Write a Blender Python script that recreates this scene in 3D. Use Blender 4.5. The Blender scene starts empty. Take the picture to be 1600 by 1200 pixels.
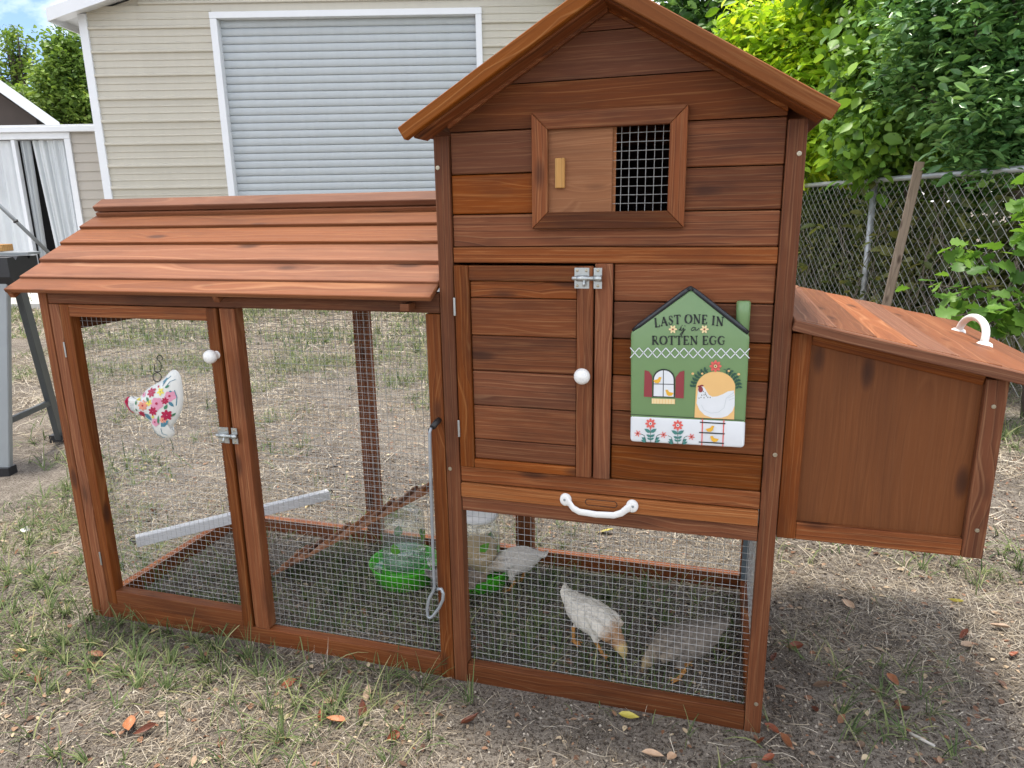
import bpy, bmesh, math, random
import numpy as np
from math import radians, sin, cos, pi, sqrt, atan2
from mathutils import Vector, Matrix, Euler

random.seed(7)
rng = np.random.default_rng(11)
scene = bpy.context.scene
COL = scene.collection

# ------------------------------------------------------------------ camera
CAM = Vector((0.6352, -1.5512, 1.22))
RIGHT = Vector((0.95973, 0.28047, -0.01617))
DOWN = Vector((0.05175, -0.23308, -0.97108))
FWD = Vector((-0.27613, 0.93114, -0.2382))
cam_data = bpy.data.cameras.new('camera')
cam = bpy.data.objects.new('camera', cam_data)
COL.objects.link(cam)
m = Matrix.Identity(4)
for i, v in enumerate((RIGHT, -DOWN, -FWD)):
    for j in range(3):
        m[j][i] = v[j]
m.translation = CAM
cam.matrix_world = m
cam_data.sensor_width = 36.0
cam_data.lens = 1102.77 / 1600 * 36.0
cam_data.clip_start = 0.02
cam_data.clip_end = 600
scene.camera = cam

# ------------------------------------------------------------------ sky and sun
SUN_EL, SUN_AZ = 83.0, 320.0          # degrees; azimuth clockwise from +Y
world = bpy.data.worlds.new('World')
scene.world = world
world.use_nodes = True
wt = world.node_tree
wt.nodes.clear()
w_out = wt.nodes.new('ShaderNodeOutputWorld')
w_bg = wt.nodes.new('ShaderNodeBackground')
w_sky = wt.nodes.new('ShaderNodeTexSky')
w_sky.sky_type = 'NISHITA'
w_sky.sun_disc = False
w_sky.sun_elevation = radians(SUN_EL)
w_sky.sun_rotation = radians(SUN_AZ)
w_sky.air_density = 0.55
w_sky.dust_density = 0.35
w_sky.ozone_density = 1.0
w_tc = wt.nodes.new('ShaderNodeTexCoord')
w_map = wt.nodes.new('ShaderNodeMapping')
w_map.inputs['Scale'].default_value = (1.0, 1.0, 2.6)
w_map.inputs['Location'].default_value = (9.59, 4.27, 6.3)
w_n = wt.nodes.new('ShaderNodeTexNoise')
w_n.inputs['Scale'].default_value = 2.7
w_n.inputs['Detail'].default_value = 7
w_n.inputs['Roughness'].default_value = 0.55
w_n.inputs['Distortion'].default_value = 0.4
w_r = wt.nodes.new('ShaderNodeValToRGB')
w_r.color_ramp.elements[0].position = 0.40
w_r.color_ramp.elements[1].position = 0.60
w_mix = wt.nodes.new('ShaderNodeMix')
w_mix.data_type = 'RGBA'
w_mix.inputs['B'].default_value = (9.6, 9.4, 9.1, 1)      # sunlit cloud, on the sky texture's own scale
wt.links.new(w_tc.outputs['Generated'], w_map.inputs['Vector'])
wt.links.new(w_map.outputs[0], w_n.inputs['Vector'])
wt.links.new(w_n.outputs['Fac'], w_r.inputs[0])
wt.links.new(w_r.outputs[0], w_mix.inputs['Factor'])
wt.links.new(w_sky.outputs[0], w_mix.inputs['A'])
wt.links.new(w_mix.outputs['Result'], w_bg.inputs['Color'])
w_bg.inputs['Strength'].default_value = 0.13
wt.links.new(w_bg.outputs[0], w_out.inputs[0])

sun_data = bpy.data.lights.new('sun', 'SUN')
sun_data.energy = 2.4
sun_data.angle = radians(8.0)
sun_data.color = (1.0, 0.93, 0.82)
sun = bpy.data.objects.new('sun', sun_data)
COL.objects.link(sun)
sd = Vector((sin(radians(SUN_AZ)) * cos(radians(SUN_EL)), cos(radians(SUN_AZ)) * cos(radians(SUN_EL)), sin(radians(SUN_EL))))
sun.rotation_euler = sd.to_track_quat('Z', 'Y').to_euler()

scene.view_settings.view_transform = 'Standard'
scene.view_settings.look = 'None'
scene.view_settings.gamma = 1.0
scene.view_settings.use_curve_mapping = False
scene.view_settings.exposure = 1.2
scene.render.engine = 'CYCLES'
scene.cycles.use_denoising = True
scene.cycles.denoising_input_passes = 'RGB_ALBEDO_NORMAL'
scene.cycles.denoising_prefilter = 'ACCURATE'
scene.cycles.max_bounces = 5
scene.cycles.diffuse_bounces = 3
scene.cycles.glossy_bounces = 2
scene.cycles.transmission_bounces = 4
scene.cycles.adaptive_threshold = 0.02
scene.cycles.transparent_max_bounces = 8

# ------------------------------------------------------------------ material helpers
class NT:
    def __init__(s, name):
        s.m = bpy.data.materials.new(name)
        s.m.use_nodes = True
        s.t = s.m.node_tree
        s.t.nodes.clear()
        s.out = s.t.nodes.new('ShaderNodeOutputMaterial')
    def n(s, typ, **kw):
        nd = s.t.nodes.new('ShaderNode' + typ)
        for k, v in kw.items():
            if k in nd.inputs:
                s.set(nd, k, v)
            else:
                setattr(nd, k, v)
        return nd
    def set(s, nd, k, v):
        if hasattr(v, 'is_output') or isinstance(v, bpy.types.NodeSocket):
            s.t.links.new(v, nd.inputs[k])
        else:
            nd.inputs[k].default_value = v
    def math(s, op, a, b=None, c=None, clamp=False):
        nd = s.t.nodes.new('ShaderNodeMath')
        nd.operation = op
        nd.use_clamp = clamp
        for i, v in enumerate((a, b, c)):
            if v is not None:
                s.set(nd, i, v)
        return nd.outputs[0]
    def mix(s, f, a, b, blend='MIX'):
        nd = s.t.nodes.new('ShaderNodeMix')
        nd.data_type = 'RGBA'
        nd.blend_type = blend
        s.set(nd, 'Factor', f)
        for k, v in (('A', a), ('B', b)):
            if isinstance(v, tuple) and len(v) == 3:
                v = v + (1,)
            s.set(nd, k, v)
        return nd.outputs['Result']
    def ramp(s, f, stops):
        nd = s.t.nodes.new('ShaderNodeValToRGB')
        cr = nd.color_ramp
        while len(cr.elements) < len(stops):
            cr.elements.new(0.5)
        for e, (p, c) in zip(cr.elements, stops):
            e.position = p
            if not isinstance(c, tuple):
                c = (c, c, c)
            e.color = c + (1,) if len(c) == 3 else c
        s.set(nd, 0, f)
        return nd.outputs[0]
    def map(s, vec, scale=(1, 1, 1), loc=(0, 0, 0)):
        nd = s.n('Mapping')
        s.set(nd, 'Vector', vec)
        nd.inputs['Scale'].default_value = scale
        s.set(nd, 'Location', loc)
        return nd.outputs[0]
    def noise(s, vec, scale, detail=4, rough=0.55, dist=0.0):
        nd = s.n('TexNoise', Scale=scale, Detail=detail, Roughness=rough, Distortion=dist)
        s.set(nd, 'Vector', vec)
        return nd.outputs['Fac']
    def bsdf(s, **kw):
        b = s.n('BsdfPrincipled')
        for k, v in kw.items():
            k = k.replace('_', ' ')
            if isinstance(v, tuple) and len(v) == 3:
                v = v + (1,)
            s.set(b, k, v)
        s.t.links.new(b.outputs[0], s.out.inputs[0])
        s.b = b
        return b
    def bump(s, h, strength=0.2, dist=0.002):
        nd = s.n('Bump', Strength=strength, Distance=dist)
        s.set(nd, 'Height', h)
        s.t.links.new(nd.outputs[0], s.b.inputs['Normal'])

def plain(name, col, rough=0.5, var=0.12, scale=25, metallic=0.0, bump=0.0, spec=0.5):
    t = NT(name)
    tc = t.n('TexCoord').outputs['Object']
    n = t.noise(tc, scale, 5)
    lo = tuple(c * (1 - var) for c in col)
    hi = tuple(min(1, c * (1 + var)) for c in col)
    c = t.mix(n, lo, hi)
    t.bsdf(Base_Color=c, Roughness=rough, Metallic=metallic, Specular_IOR_Level=spec)
    if bump:
        t.bump(n, bump)
    return t.m

def wood(name, dark, mid, light, blotch=0.5, rough=0.5, grain=1.0, ringmix=1.0, streak=1.0):
    t = NT(name)
    tc = t.n('TexCoord').outputs['Object']
    r = t.n('ObjectInfo').outputs['Random']
    off = t.n('CombineXYZ', X=t.math('MULTIPLY', r, 37.0), Y=t.math('MULTIPLY_ADD', t.math('FRACT', t.math('MULTIPLY', r, 7.13)), 0.24, -0.12),
              Z=t.math('MULTIPLY_ADD', t.math('FRACT', t.math('MULTIPLY', r, 13.7)), 0.1, 0.03)).outputs[0]
    va = t.n('VectorMath', operation='ADD')
    t.set(va, 0, tc); t.set(va, 1, off)
    p = va.outputs[0]
    # knots
    vo = t.n('TexVoronoi', Scale=1.0)
    t.set(vo, 'Vector', t.map(p, (4.2, 12, 12)))
    kd = vo.outputs['Distance']
    knot = t.ramp(kd, [(0.0, 1.0), (0.10, 0.75), (0.19, 0.0)])
    halo = t.ramp(kd, [(0.0, 1.0), (0.45, 0.0)])
    low = t.noise(t.map(p, (1.1, 4, 4)), 1.0, 2)
    pp = t.n('VectorMath', operation='ADD')
    t.set(pp, 0, p)
    t.set(pp, 1, t.n('CombineXYZ', Y=t.math('MULTIPLY_ADD', low, 0.07, t.math('MULTIPLY', halo, 0.022)), Z=t.math('MULTIPLY', low, 0.05)).outputs[0])
    wv = t.n('TexWave', wave_type='RINGS', rings_direction='X', wave_profile='SAW', Scale=24.0, Distortion=1.2, Detail=2.0)
    wv.inputs['Detail Scale'].default_value = 0.6
    t.set(wv, 'Vector', t.map(pp.outputs[0], (0.11, 1, 1)))
    ring = wv.outputs['Fac']
    fine = t.noise(t.map(p, (7, 260, 260)), 1.0, 3, 0.6)
    mids = t.noise(t.map(p, (2.4, 60, 60)), 1.0, 3, 0.55)
    base = t.ramp(ring, [(0.0, mid), (0.55, tuple(a * 0.85 + b * 0.15 for a, b in zip(mid, dark))), (0.86, dark), (0.94, tuple(a * .55 + b * .45 for a, b in zip(mid, light))), (1.0, mid)])
    base = t.mix(t.math('MULTIPLY_ADD', t.math('FRACT', t.math('MULTIPLY', r, 9.7)), 0.7 * ringmix, 0.25 * ringmix), mid + (1,), base)
    base = t.mix(t.math('MULTIPLY', t.ramp(mids, [(0.34, 1.0), (0.6, 0.0)]), 0.36 * streak), base, tuple(c * 0.6 for c in mid))
    base = t.mix(t.math('MULTIPLY', t.ramp(fine, [(0.52, 0.0), (0.70, 1.0)]), 0.45 * streak), base, light)
    # pale cathedral lines where the hard growth rings were sanded through
    w2 = t.n('TexWave', wave_type='RINGS', rings_direction='X', wave_profile='TRI', Scale=7.5, Distortion=2.6, Detail=2.0)
    w2.inputs['Detail Scale'].default_value = 0.5
    t.set(w2, 'Vector', t.map(pp.outputs[0], (0.16, 1, 1)))
    ln = t.ramp(w2.outputs['Fac'], [(0.44, 0.0), (0.49, 1.0), (0.51, 1.0), (0.56, 0.0)])
    base = t.mix(t.math('MULTIPLY', t.math('MULTIPLY', ln, t.ramp(mids, [(0.3, 0.2), (0.6, 1.0)])), 0.62 * ringmix), base, light)
    bl = t.noise(t.map(p, (1.5, 6, 6)), 1.6, 4, 0.6)
    base = t.mix(t.math('MULTIPLY', t.ramp(bl, [(0.34, 1.0), (0.52, 0.0)]), blotch), base, (0.028, 0.014, 0.011))
    # each piece took the stain a little differently
    hv = t.n('HueSaturation')
    t.set(hv, 'Color', base)
    t.set(hv, 'Value', t.math('MULTIPLY_ADD', t.math('FRACT', t.math('MULTIPLY', r, 5.31)), 0.62, 0.68))
    t.set(hv, 'Saturation', t.math('MULTIPLY_ADD', t.math('FRACT', t.math('MULTIPLY', r, 3.77)), 0.18, 0.97))
    base = hv.outputs[0]
    base = t.mix(t.math('MULTIPLY', knot, 0.8), base, (0.03, 0.012, 0.008))
    t.bsdf(Base_Color=base, Roughness=t.math('MULTIPLY_ADD', fine, 0.2, rough), Specular_IOR_Level=0.2)
    t.bump(t.math('ADD', t.math('MULTIPLY', ring, 0.5), t.math('ADD', fine, mids)), 0.35 * grain, 0.0012)
    return t.m

M = {}
M['wood'] = wood('stained_fir', (0.105, 0.033, 0.0138), (0.190, 0.062, 0.0245), (0.34, 0.160, 0.074), blotch=0.45)
M['roofwood'] = wood('stained_fir_weathered', (0.140, 0.054, 0.029), (0.215, 0.087, 0.046), (0.35, 0.185, 0.105), blotch=0.25, streak=0.7)
M['ply'] = wood('stained_plywood', (0.110, 0.038, 0.014), (0.180, 0.064, 0.023), (0.24, 0.10, 0.042), blotch=0.16, ringmix=0.3, streak=0.6)
M['ply_light'] = wood('plywood_panel', (0.19, 0.078, 0.036), (0.285, 0.125, 0.060), (0.42, 0.22, 0.12), blotch=0.2, ringmix=0.5)
M['traywood'] = wood('orange_stain_lit_trim', (0.16, 0.055, 0.020), (0.255, 0.092, 0.034), (0.40, 0.20, 0.09), blotch=0.15, streak=0.7)  # tray's orange stain; on the roof trim, its lit edge put into colour
M['pine'] = wood('raw_pine', (0.30, 0.17, 0.07), (0.42, 0.24, 0.10), (0.5, 0.33, 0.17), blotch=0.05)
M['greywood'] = wood('weathered_stake', (0.20, 0.15, 0.11), (0.31, 0.24, 0.18), (0.40, 0.32, 0.25), blotch=0.1)
M['galv'] = plain('galvanised_wire', (0.42, 0.42, 0.41), 0.45, 0.2, 60, metallic=0.3)
M['zinc'] = plain('zinc_plate', (0.46, 0.49, 0.49), 0.33, 0.15, 90, metallic=0.75, bump=0.05)
M['steelrod'] = plain('steel_rod', (0.34, 0.37, 0.40), 0.42, 0.15, 60, metallic=0.5)
M['blackmetal'] = plain('black_metal', (0.018, 0.017, 0.017), 0.45, 0.2)
M['screw'] = plain('brass_screw', (0.45, 0.40, 0.30), 0.35, 0.2, 200, metallic=0.7)
M['whitepl'] = plain('white_plastic', (0.80, 0.80, 0.78), 0.3, 0.03, 12)
M['greypost'] = plain('blue_grey_post', (0.10, 0.125, 0.14), 0.5, 0.2)
M['darkin'] = plain('interior_shade_board', (0.045, 0.02, 0.013), 0.8, 0.3)  # near-black: the unlit inside of the hen house put into the colour

# ------------------------------------------------------------------ mesh helpers
def link(name, me, mat=None, parent=None, loc=(0, 0, 0), rot=(0, 0, 0)):
    o = bpy.data.objects.new(name, me)
    COL.objects.link(o)
    if mat is not None and me is not None and len(me.materials) == 0:
        me.materials.append(M[mat] if isinstance(mat, str) else mat)
    o.location = loc
    o.rotation_euler = rot
    if parent is not None:
        o.parent = parent
    return o

def tag(o, label=None, cat=None, group=None, kind=None):
    for k, v in (('label', label), ('category', cat), ('group', group), ('kind', kind)):
        if v:
            o[k] = v
    return o

def empty(name, loc=(0, 0, 0), rotz=0.0, **kw):
    o = bpy.data.objects.new(name, None)
    COL.objects.link(o)
    o.empty_display_size = 0.1
    o.location = loc
    o.rotation_euler = (0, 0, rotz)
    return tag(o, **kw)

def mesh(name, verts, faces, smooth=False):
    me = bpy.data.meshes.new(name)
    me.from_pydata([tuple(v) for v in verts], [], faces)
    if smooth:
        me.polygons.foreach_set('use_smooth', [True] * len(me.polygons))
    me.update()
    return me

_cache = {}
def chamfer_box(dx, dy, dz, b=0.0015, mat='wood', key=''):
    k = (round(dx, 4), round(dy, 4), round(dz, 4), b, mat, key)
    if k in _cache:
        return _cache[k]
    h = np.array((dx, dy, dz)) / 2
    b = min(b, min(h) * 0.6)
    V, idx = [], {}
    for sx in (-1, 1):
        for sy in (-1, 1):
            for sz in (-1, 1):
                s = np.array((sx, sy, sz))
                for a in range(3):
                    v = s * h
                    for c in range(3):
                        if c != a:
                            v[c] -= s[c] * b
                    idx[(sx, sy, sz, a)] = len(V)
                    V.append(v)
    F = []
    for a in range(3):
        c, d = (a + 1) % 3, (a + 2) % 3
        for s in (-1, 1):
            q = []
            for (u, w) in ((-1, -1), (1, -1), (1, 1), (-1, 1)):
                t = [0, 0, 0]; t[a] = s; t[c] = u; t[d] = w
                q.append(idx[(*t, a)])
            F.append(q if s > 0 else q[::-1])
    for a in range(3):
        c, d = (a + 1) % 3, (a + 2) % 3
        for u in (-1, 1):
            for w in (-1, 1):
                t0 = [0, 0, 0]; t0[a] = -1; t0[c] = u; t0[d] = w
                t1 = list(t0); t1[a] = 1
                q = [idx[(*t0, c)], idx[(*t1, c)], idx[(*t1, d)], idx[(*t0, d)]]
                F.append(q)
    for sx in (-1, 1):
        for sy in (-1, 1):
            for sz in (-1, 1):
                F.append([idx[(sx, sy, sz, a)] for a in range(3)])
    me = mesh('piece', V, F)
    bm = bmesh.new(); bm.from_mesh(me); bmesh.ops.recalc_face_normals(bm, faces=bm.faces); bm.to_mesh(me); bm.free()
    me.materials.append(M[mat])
    _cache[k] = me
    return me

def box(name, parent, x0, x1, y0, y1, z0, z1, mat='wood', axis='x', b=0.0015):
    """a squared timber; axis = its long (grain) axis, which is the mesh's own x"""
    c = ((x0 + x1) / 2, (y0 + y1) / 2, (z0 + z1) / 2)
    dx, dy, dz = x1 - x0, y1 - y0, z1 - z0
    if axis == 'x':
        return link(name, chamfer_box(dx, dy, dz, b, mat), None, parent, c)
    if axis == 'z':
        return link(name, chamfer_box(dz, dy, dx, b, mat), None, parent, c, (0, -pi / 2, 0))
    return link(name, chamfer_box(dy, dx, dz, b, mat), None, parent, c, (0, 0, pi / 2))

def beam(name, parent, p0, p1, w, t, up=(0, 0, 1), mat='wood', b=0.0015):
    """timber from p0 to p1, w across, t along 'up' """
    p0, p1 = Vector(p0), Vector(p1)
    X = (p1 - p0).normalized()
    Z = Vector(up); Z = (Z - X * Z.dot(X)).normalized()
    Y = Z.cross(X)
    o = link(name, chamfer_box((p1 - p0).length, w, t, b, mat), None, parent, (p0 + p1) / 2)
    o.rotation_euler = Matrix((X, Y, Z)).transposed().to_euler()
    return o

class MB:
    """collects shapes for one part mesh"""
    def __init__(s):
        s.v, s.f = [], []
    def add(s, V, F):
        o = len(s.v)
        s.v += [tuple(v) for v in V]
        s.f += [tuple(i + o for i in f) for f in F]
    def box(s, x0, x1, y0, y1, z0, z1):
        V = [(x, y, z) for x in (x0, x1) for y in (y0, y1) for z in (z0, z1)]
        s.add(V, [(0, 1, 3, 2), (4, 6, 7, 5), (0, 4, 5, 1), (2, 3, 7, 6), (0, 2, 6, 4), (1, 5, 7, 3)])
    def tube(s, pts, r, n=8, cap=True):
        pts = [Vector(p) for p in pts]
        if not hasattr(r, '__len__'):
            r = [r] * len(pts)
        V, F = [], []
        a = None
        for i, p in enumerate(pts):
            d = (pts[min(i + 1, len(pts) - 1)] - pts[max(i - 1, 0)]).normalized()
            if a is None:
                a = d.orthogonal().normalized()
            a = (a - d * a.dot(d)).normalized()
            b = d.cross(a)
            for k in range(n):
                t = 2 * pi * k / n
                V.append(p + (a * cos(t) + b * sin(t)) * r[i])
        for i in range(len(pts) - 1):
            for k in range(n):
                k2 = (k + 1) % n
                F.append((i * n + k, i * n + k2, (i + 1) * n + k2, (i + 1) * n + k))
        if cap:
            F.append(tuple(range(n))[::-1])
            F.append(tuple((len(pts) - 1) * n + k for k in range(n)))
        s.add(V, F)
    def lathe(s, prof, n=24, c=(0, 0, 0), sy=1.0):
        V, F = [], []
        for r, z in prof:
            for k in range(n):
                t = 2 * pi * k / n
                V.append((c[0] + r * cos(t), c[1] + r * sin(t) * sy, c[2] + z))
        for i in range(len(prof) - 1):
            for k in range(n):
                k2 = (k + 1) % n
                F.append((i * n + k, i * n + k2, (i + 1) * n + k2, (i + 1) * n + k))
        s.add(V, F)
    def build(s, name, mat, parent=None, loc=(0, 0, 0), rot=(0, 0, 0), smooth=False):
        me = mesh(name, s.v, s.f, smooth)
        return link(name, me, mat, parent, loc, rot)

def fast_mesh(name, V, F, mat, attrs=None, smooth=False):
    """V (n,3), F (k,3 or 4) numpy -> one mesh object"""
    me = bpy.data.meshes.new(name)
    n, k, c = len(V), len(F), F.shape[1]
    me.vertices.add(n)
    me.vertices.foreach_set('co', np.ascontiguousarray(V, dtype=np.float32).ravel())
    me.loops.add(k * c)
    me.loops.foreach_set('vertex_index', np.ascontiguousarray(F, dtype=np.int32).ravel())
    me.polygons.add(k)
    me.polygons.foreach_set('loop_start', np.arange(0, k * c, c, dtype=np.int32))
    me.polygons.foreach_set('loop_total', np.full(k, c, dtype=np.int32))
    if smooth:
        me.polygons.foreach_set('use_smooth', np.ones(k, dtype=bool))
    for an, av in (attrs or {}).items():
        a = me.attributes.new(an, 'FLOAT', 'POINT')
        a.data.foreach_set('value', np.ascontiguousarray(av, dtype=np.float32))
    me.update(calc_edges=True)
    me.materials.append(M[mat])
    return me

def wire_panel(name, parent, origin, U, Vv, nu, nv, du, dv, r=0.00054, mat='galv', skip_end=True):
    """welded wire mesh in the plane origin + u*U + v*Vv: square-section wires, nu x nv cells"""
    origin, U, Vv = Vector(origin), Vector(U), Vector(Vv)
    N = U.cross(Vv)
    mb = MB()
    def wire(a, b, off):
        d = (b - a).normalized(); s = d.cross(N) * r; t = N * r
        k = 3
        pts = []
        for i in range(k + 1):
            w = random.uniform(-1, 1) * 0.0005 if 0 < i < k else 0
            pts.append(a.lerp(b, i / k) + N * (off + random.uniform(-1, 1) * 0.0006) + d.cross(N) * w)
        V = []
        for p in pts:
            V += [p + s, p + t, p - s, p - t]
        F = []
        for i in range(k):
            for j in range(4):
                j2 = (j + 1) % 4
                F.append((i * 4 + j, i * 4 + j2, i * 4 + 4 + j2, i * 4 + 4 + j))
        mb.add(V, F)
    for i in range(1, nu):
        wire(origin + U * (i * du), origin + U * (i * du) + Vv * (nv * dv), 0)
    for j in range(1, nv):
        wire(origin + Vv * (j * dv), origin + Vv * (j * dv) + U * (nu * du), r * 1.6)
    return mb.build(name, mat, parent)

# ------------------------------------------------------------------ value noise shared by ground and grass
_perm = rng.random((256, 256))
def vnoise(x, y):
    xi, yi = np.floor(x).astype(int), np.floor(y).astype(int)
    fx, fy = x - xi, y - yi
    fx, fy = fx * fx * (3 - 2 * fx), fy * fy * (3 - 2 * fy)
    g = lambda a, b: _perm[a % 256, b % 256]
    return (g(xi, yi) * (1 - fx) + g(xi + 1, yi) * fx) * (1 - fy) + (g(xi, yi + 1) * (1 - fx) + g(xi + 1, yi + 1) * fx) * fy
def fbm(x, y, oct=4, s=1.0):
    v, a, t = 0, 0.5, 0
    for i in range(oct):
        v = v + a * vnoise(x * s + 17.3 * i, y * s - 9.1 * i); t += a
        a *= 0.5; s *= 2.1
    return v / t
def ground_z(x, y):
    x, y = np.asarray(x, float), np.asarray(y, float)
    h = (fbm(x, y, 3, 2.2) - 0.5) * 0.03 + (fbm(x, y, 3, 14.0) - 0.5) * 0.016
    # level and just under the timber where the coop stands
    dx = np.maximum(np.maximum(-1.3 - x, x - 0.86), 0); dy = np.maximum(np.maximum(-0.06 - y, y - 0.8), 0)
    k = np.clip(np.hypot(dx, dy) / 0.35, 0, 1)
    return h * (0.25 + 0.75 * k) - 0.006 * (1 - k)

# ------------------------------------------------------------------ ground
t = NT('sandy_soil')
tc = t.n('TexCoord').outputs['Object']
n1 = t.noise(tc, 1.3, 5, 0.6)
n2 = t.noise(tc, 9.0, 6, 0.65)
n3 = t.noise(tc, 110.0, 5, 0.75)
n4 = t.noise(tc, 420.0, 3, 0.7)
c = t.mix(t.ramp(n2, [(0.35, 0.0), (0.66, 1.0)]), (0.098, 0.081, 0.068), (0.30, 0.265, 0.228))
c = t.mix(t.math('MULTIPLY', t.ramp(n1, [(0.44, 0.0), (0.62, 1.0)]), 0.6), c, (0.35, 0.305, 0.255))
c = t.mix(t.ramp(n3, [(0.40, 1.0), (0.53, 0.0)]), c, (0.055, 0.042, 0.033))
c = t.mix(t.math('MULTIPLY', t.ramp(n4, [(0.54, 0.0), (0.64, 1.0)]), 0.8), c, (0.46, 0.41, 0.34))
t.bsdf(Base_Color=c, Roughness=0.95, Specular_IOR_Level=0.15)
t.bump(t.math('ADD', t.math('MULTIPLY', n2, 1.5), t.math('ADD', n3, t.math('MULTIPLY', n4, 0.5))), 0.9, 0.012)
M['soil'] = t.m

def graded(lo, hi, a, b, fine):
    """coordinates dense between a and b, growing outwards"""
    c = list(np.arange(a, b + fine, fine)); s = fine
    x = c[-1]
    while x < hi:
        s *= 1.25; x += s; c.append(x)
    s = fine; x = c[0]
    while x > lo:
        s *= 1.25; x -= s; c.insert(0, x)
    return np.array(c)
gx, gy = graded(-260, 260, -2.2, 2.6, 0.024), graded(-60, 320, -0.9, 2.2, 0.024)
X, Y = np.meshgrid(gx, gy)
Z = ground_z(X, Y) * np.clip(1.6 - np.hypot(X, Y) / 14, 0, 1)
nx, ny = len(gx), len(gy)
ii = (np.arange(ny - 1)[:, None] * nx + np.arange(nx - 1)[None, :]).ravel()
me = fast_mesh('ground', np.stack([X, Y, Z], -1).reshape(-1, 3), np.stack([ii, ii + 1, ii + nx + 1, ii + nx], -1), 'soil', smooth=True)
ground = tag(link('ground', me), 'dry sandy yard ground with sparse grass and straw', 'ground', kind='structure')

# ------------------------------------------------------------------ garage
def streaked(name, col, rough):
    """painted sheet metal with faint run-down dirt"""
    t = NT(name)
    tc = t.n('TexCoord').outputs['Object']
    a = t.noise(t.map(tc, (9, 9, 0.5)), 1.0, 5, 0.6)
    b = t.noise(tc, 1.1, 4)
    d = t.math('MULTIPLY', t.ramp(a, [(0.42, 0.0), (0.72, 1.0)]), 0.09)
    c = t.mix(d, tuple(x * 1.03 for x in col), tuple(x * 0.5 for x in col))
    c = t.mix(t.math('MULTIPLY', t.ramp(b, [(0.4, 0.0), (0.7, 1.0)]), 0.12), c, tuple(x * 0.7 for x in col))
    t.bsdf(Base_Color=c, Roughness=rough)
    return t.m
M['siding'] = streaked('tan_metal_siding', (0.50, 0.47, 0.395), 0.42)
M['trim'] = plain('white_trim', (0.74, 0.76, 0.79), 0.4, 0.04, 4)
M['slat'] = streaked('door_slat_paint', (0.43, 0.465, 0.485), 0.36)
M['galvroof'] = plain('roof_metal', (0.6, 0.62, 0.64), 0.4, 0.08, 2)
M['concrete'] = plain('concrete', (0.50, 0.49, 0.46), 0.85, 0.18, 7, bump=0.2)
M['lap'] = plain('beige_lap_siding', (0.42, 0.385, 0.335), 0.55, 0.06, 4)
M['brownwall'] = plain('brown_gable_wall', (0.075, 0.058, 0.050), 0.8, 0.15, 6)
M['cloth'] = plain('white_curtain', (0.62, 0.65, 0.67), 0.9, 0.12, 3)
M['shingle'] = plain('grey_shingle', (0.14, 0.135, 0.13), 0.9, 0.25, 9)
M['room'] = plain('unlit_room_shade', (0.03, 0.03, 0.033), 0.9, 0.2)  # darkness of the room behind the curtains put into the wall colour
G_ROT = 0.28829
GAR = (-2.407, 8.707, 0.0)
garage = empty('garage', GAR, G_ROT, label='tan metal garage with ribbed siding and a grey-white roll-up door', cat='garage')

def profile_strip(prof, x0, x1, thick=0.004):
    V = [(x, y, z) for x in (x0, x1) for (y, z) in prof]
    n = len(prof)
    F = [(i, i + 1, n + i + 1, n + i) for i in range(n - 1)]
    return V, F
PITCH = 0.305
rib = [(0.0, 0.0), (0.0, 0.004), (-0.032, 0.014), (-0.034, 0.030), (-0.030, 0.044), (0.0, 0.062), (0.0, 0.126), (-0.010, 0.131), (-0.010, 0.142), (0.0, 0.152),
       (0.0, 0.216), (-0.010, 0.221), (-0.010, 0.232), (0.0, 0.242), (0.0, 0.305)]
zb = 0.08
ci = 0
while zb < 4.9:
    z1 = zb + PITCH
    if zb < 3.90:
        spans = [(-5.79, -4.07), (-0.35, 1.30)]
    else:
        lim = (max(zb, 3.90) + 0.12 - 3.93) / 0.29
        spans = [(-5.86 + max(lim, 0.07), 1.37 - max(lim, 0.07))]
    for (a, b) in spans:
        if b - a > 0.1:
            mb = MB(); mb.add(*profile_strip([(y, z + zb) for y, z in rib], a, b))
            mb.build('siding_panel', 'siding', garage)
    zb = z1
mb = MB(); mb.add(*profile_strip([(0.0, 3.94), (0.0, 4.046)], -4.07, -0.35)); mb.build('siding_panel', 'siding', garage)
# gable lining behind the ribs, side and back walls
mb = MB()
mb.add([(-5.86, 0.03, 0), (-4.02, 0.03, 0), (-4.02, 0.03, 3.88), (-0.40, 0.03, 3.88), (-0.40, 0.03, 0), (1.39, 0.03, 0), (1.39, 0.03, 3.93), (-2.235, 0.03, 4.97), (-5.86, 0.03, 3.93)],
       [(0, 1, 2, 8), (2, 3, 6, 7, 8), (3, 4, 5, 6)])
mb.add([(-5.86, 0.03, 0), (-5.86, 9, 0), (-5.86, 9, 3.93), (-5.86, 0.03, 3.93), (1.39, 0.03, 0), (1.39, 9, 0), (1.39, 9, 3.93), (1.39, 0.03, 3.93), (-2.235, 9, 4.97)],
       [(0, 1, 2, 3), (4, 7, 6, 5), (1, 5, 6, 8, 2)])
mb.build('wall', 'siding', garage)
for (n, a) in (('corner_trim', (-5.90, -5.785, -0.035, 0.10)), ('corner_trim', (1.30, 1.415, -0.035, 0.10))):
    box(n, garage, a[0], a[1], a[2], a[3], 0.0, 3.95, 'trim', 'z', 0.004)
for (a, b) in ((-4.085, -3.99), (-0.42, -0.335)):
    box('door_trim', garage, a, b, -0.045, 0.12, 0.0, 3.86, 'trim', 'z', 0.004)
box('door_trim', garage, -4.087, -0.333, -0.046, 0.12, 3.862, 3.945, 'trim', 'x', 0.004)
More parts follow.
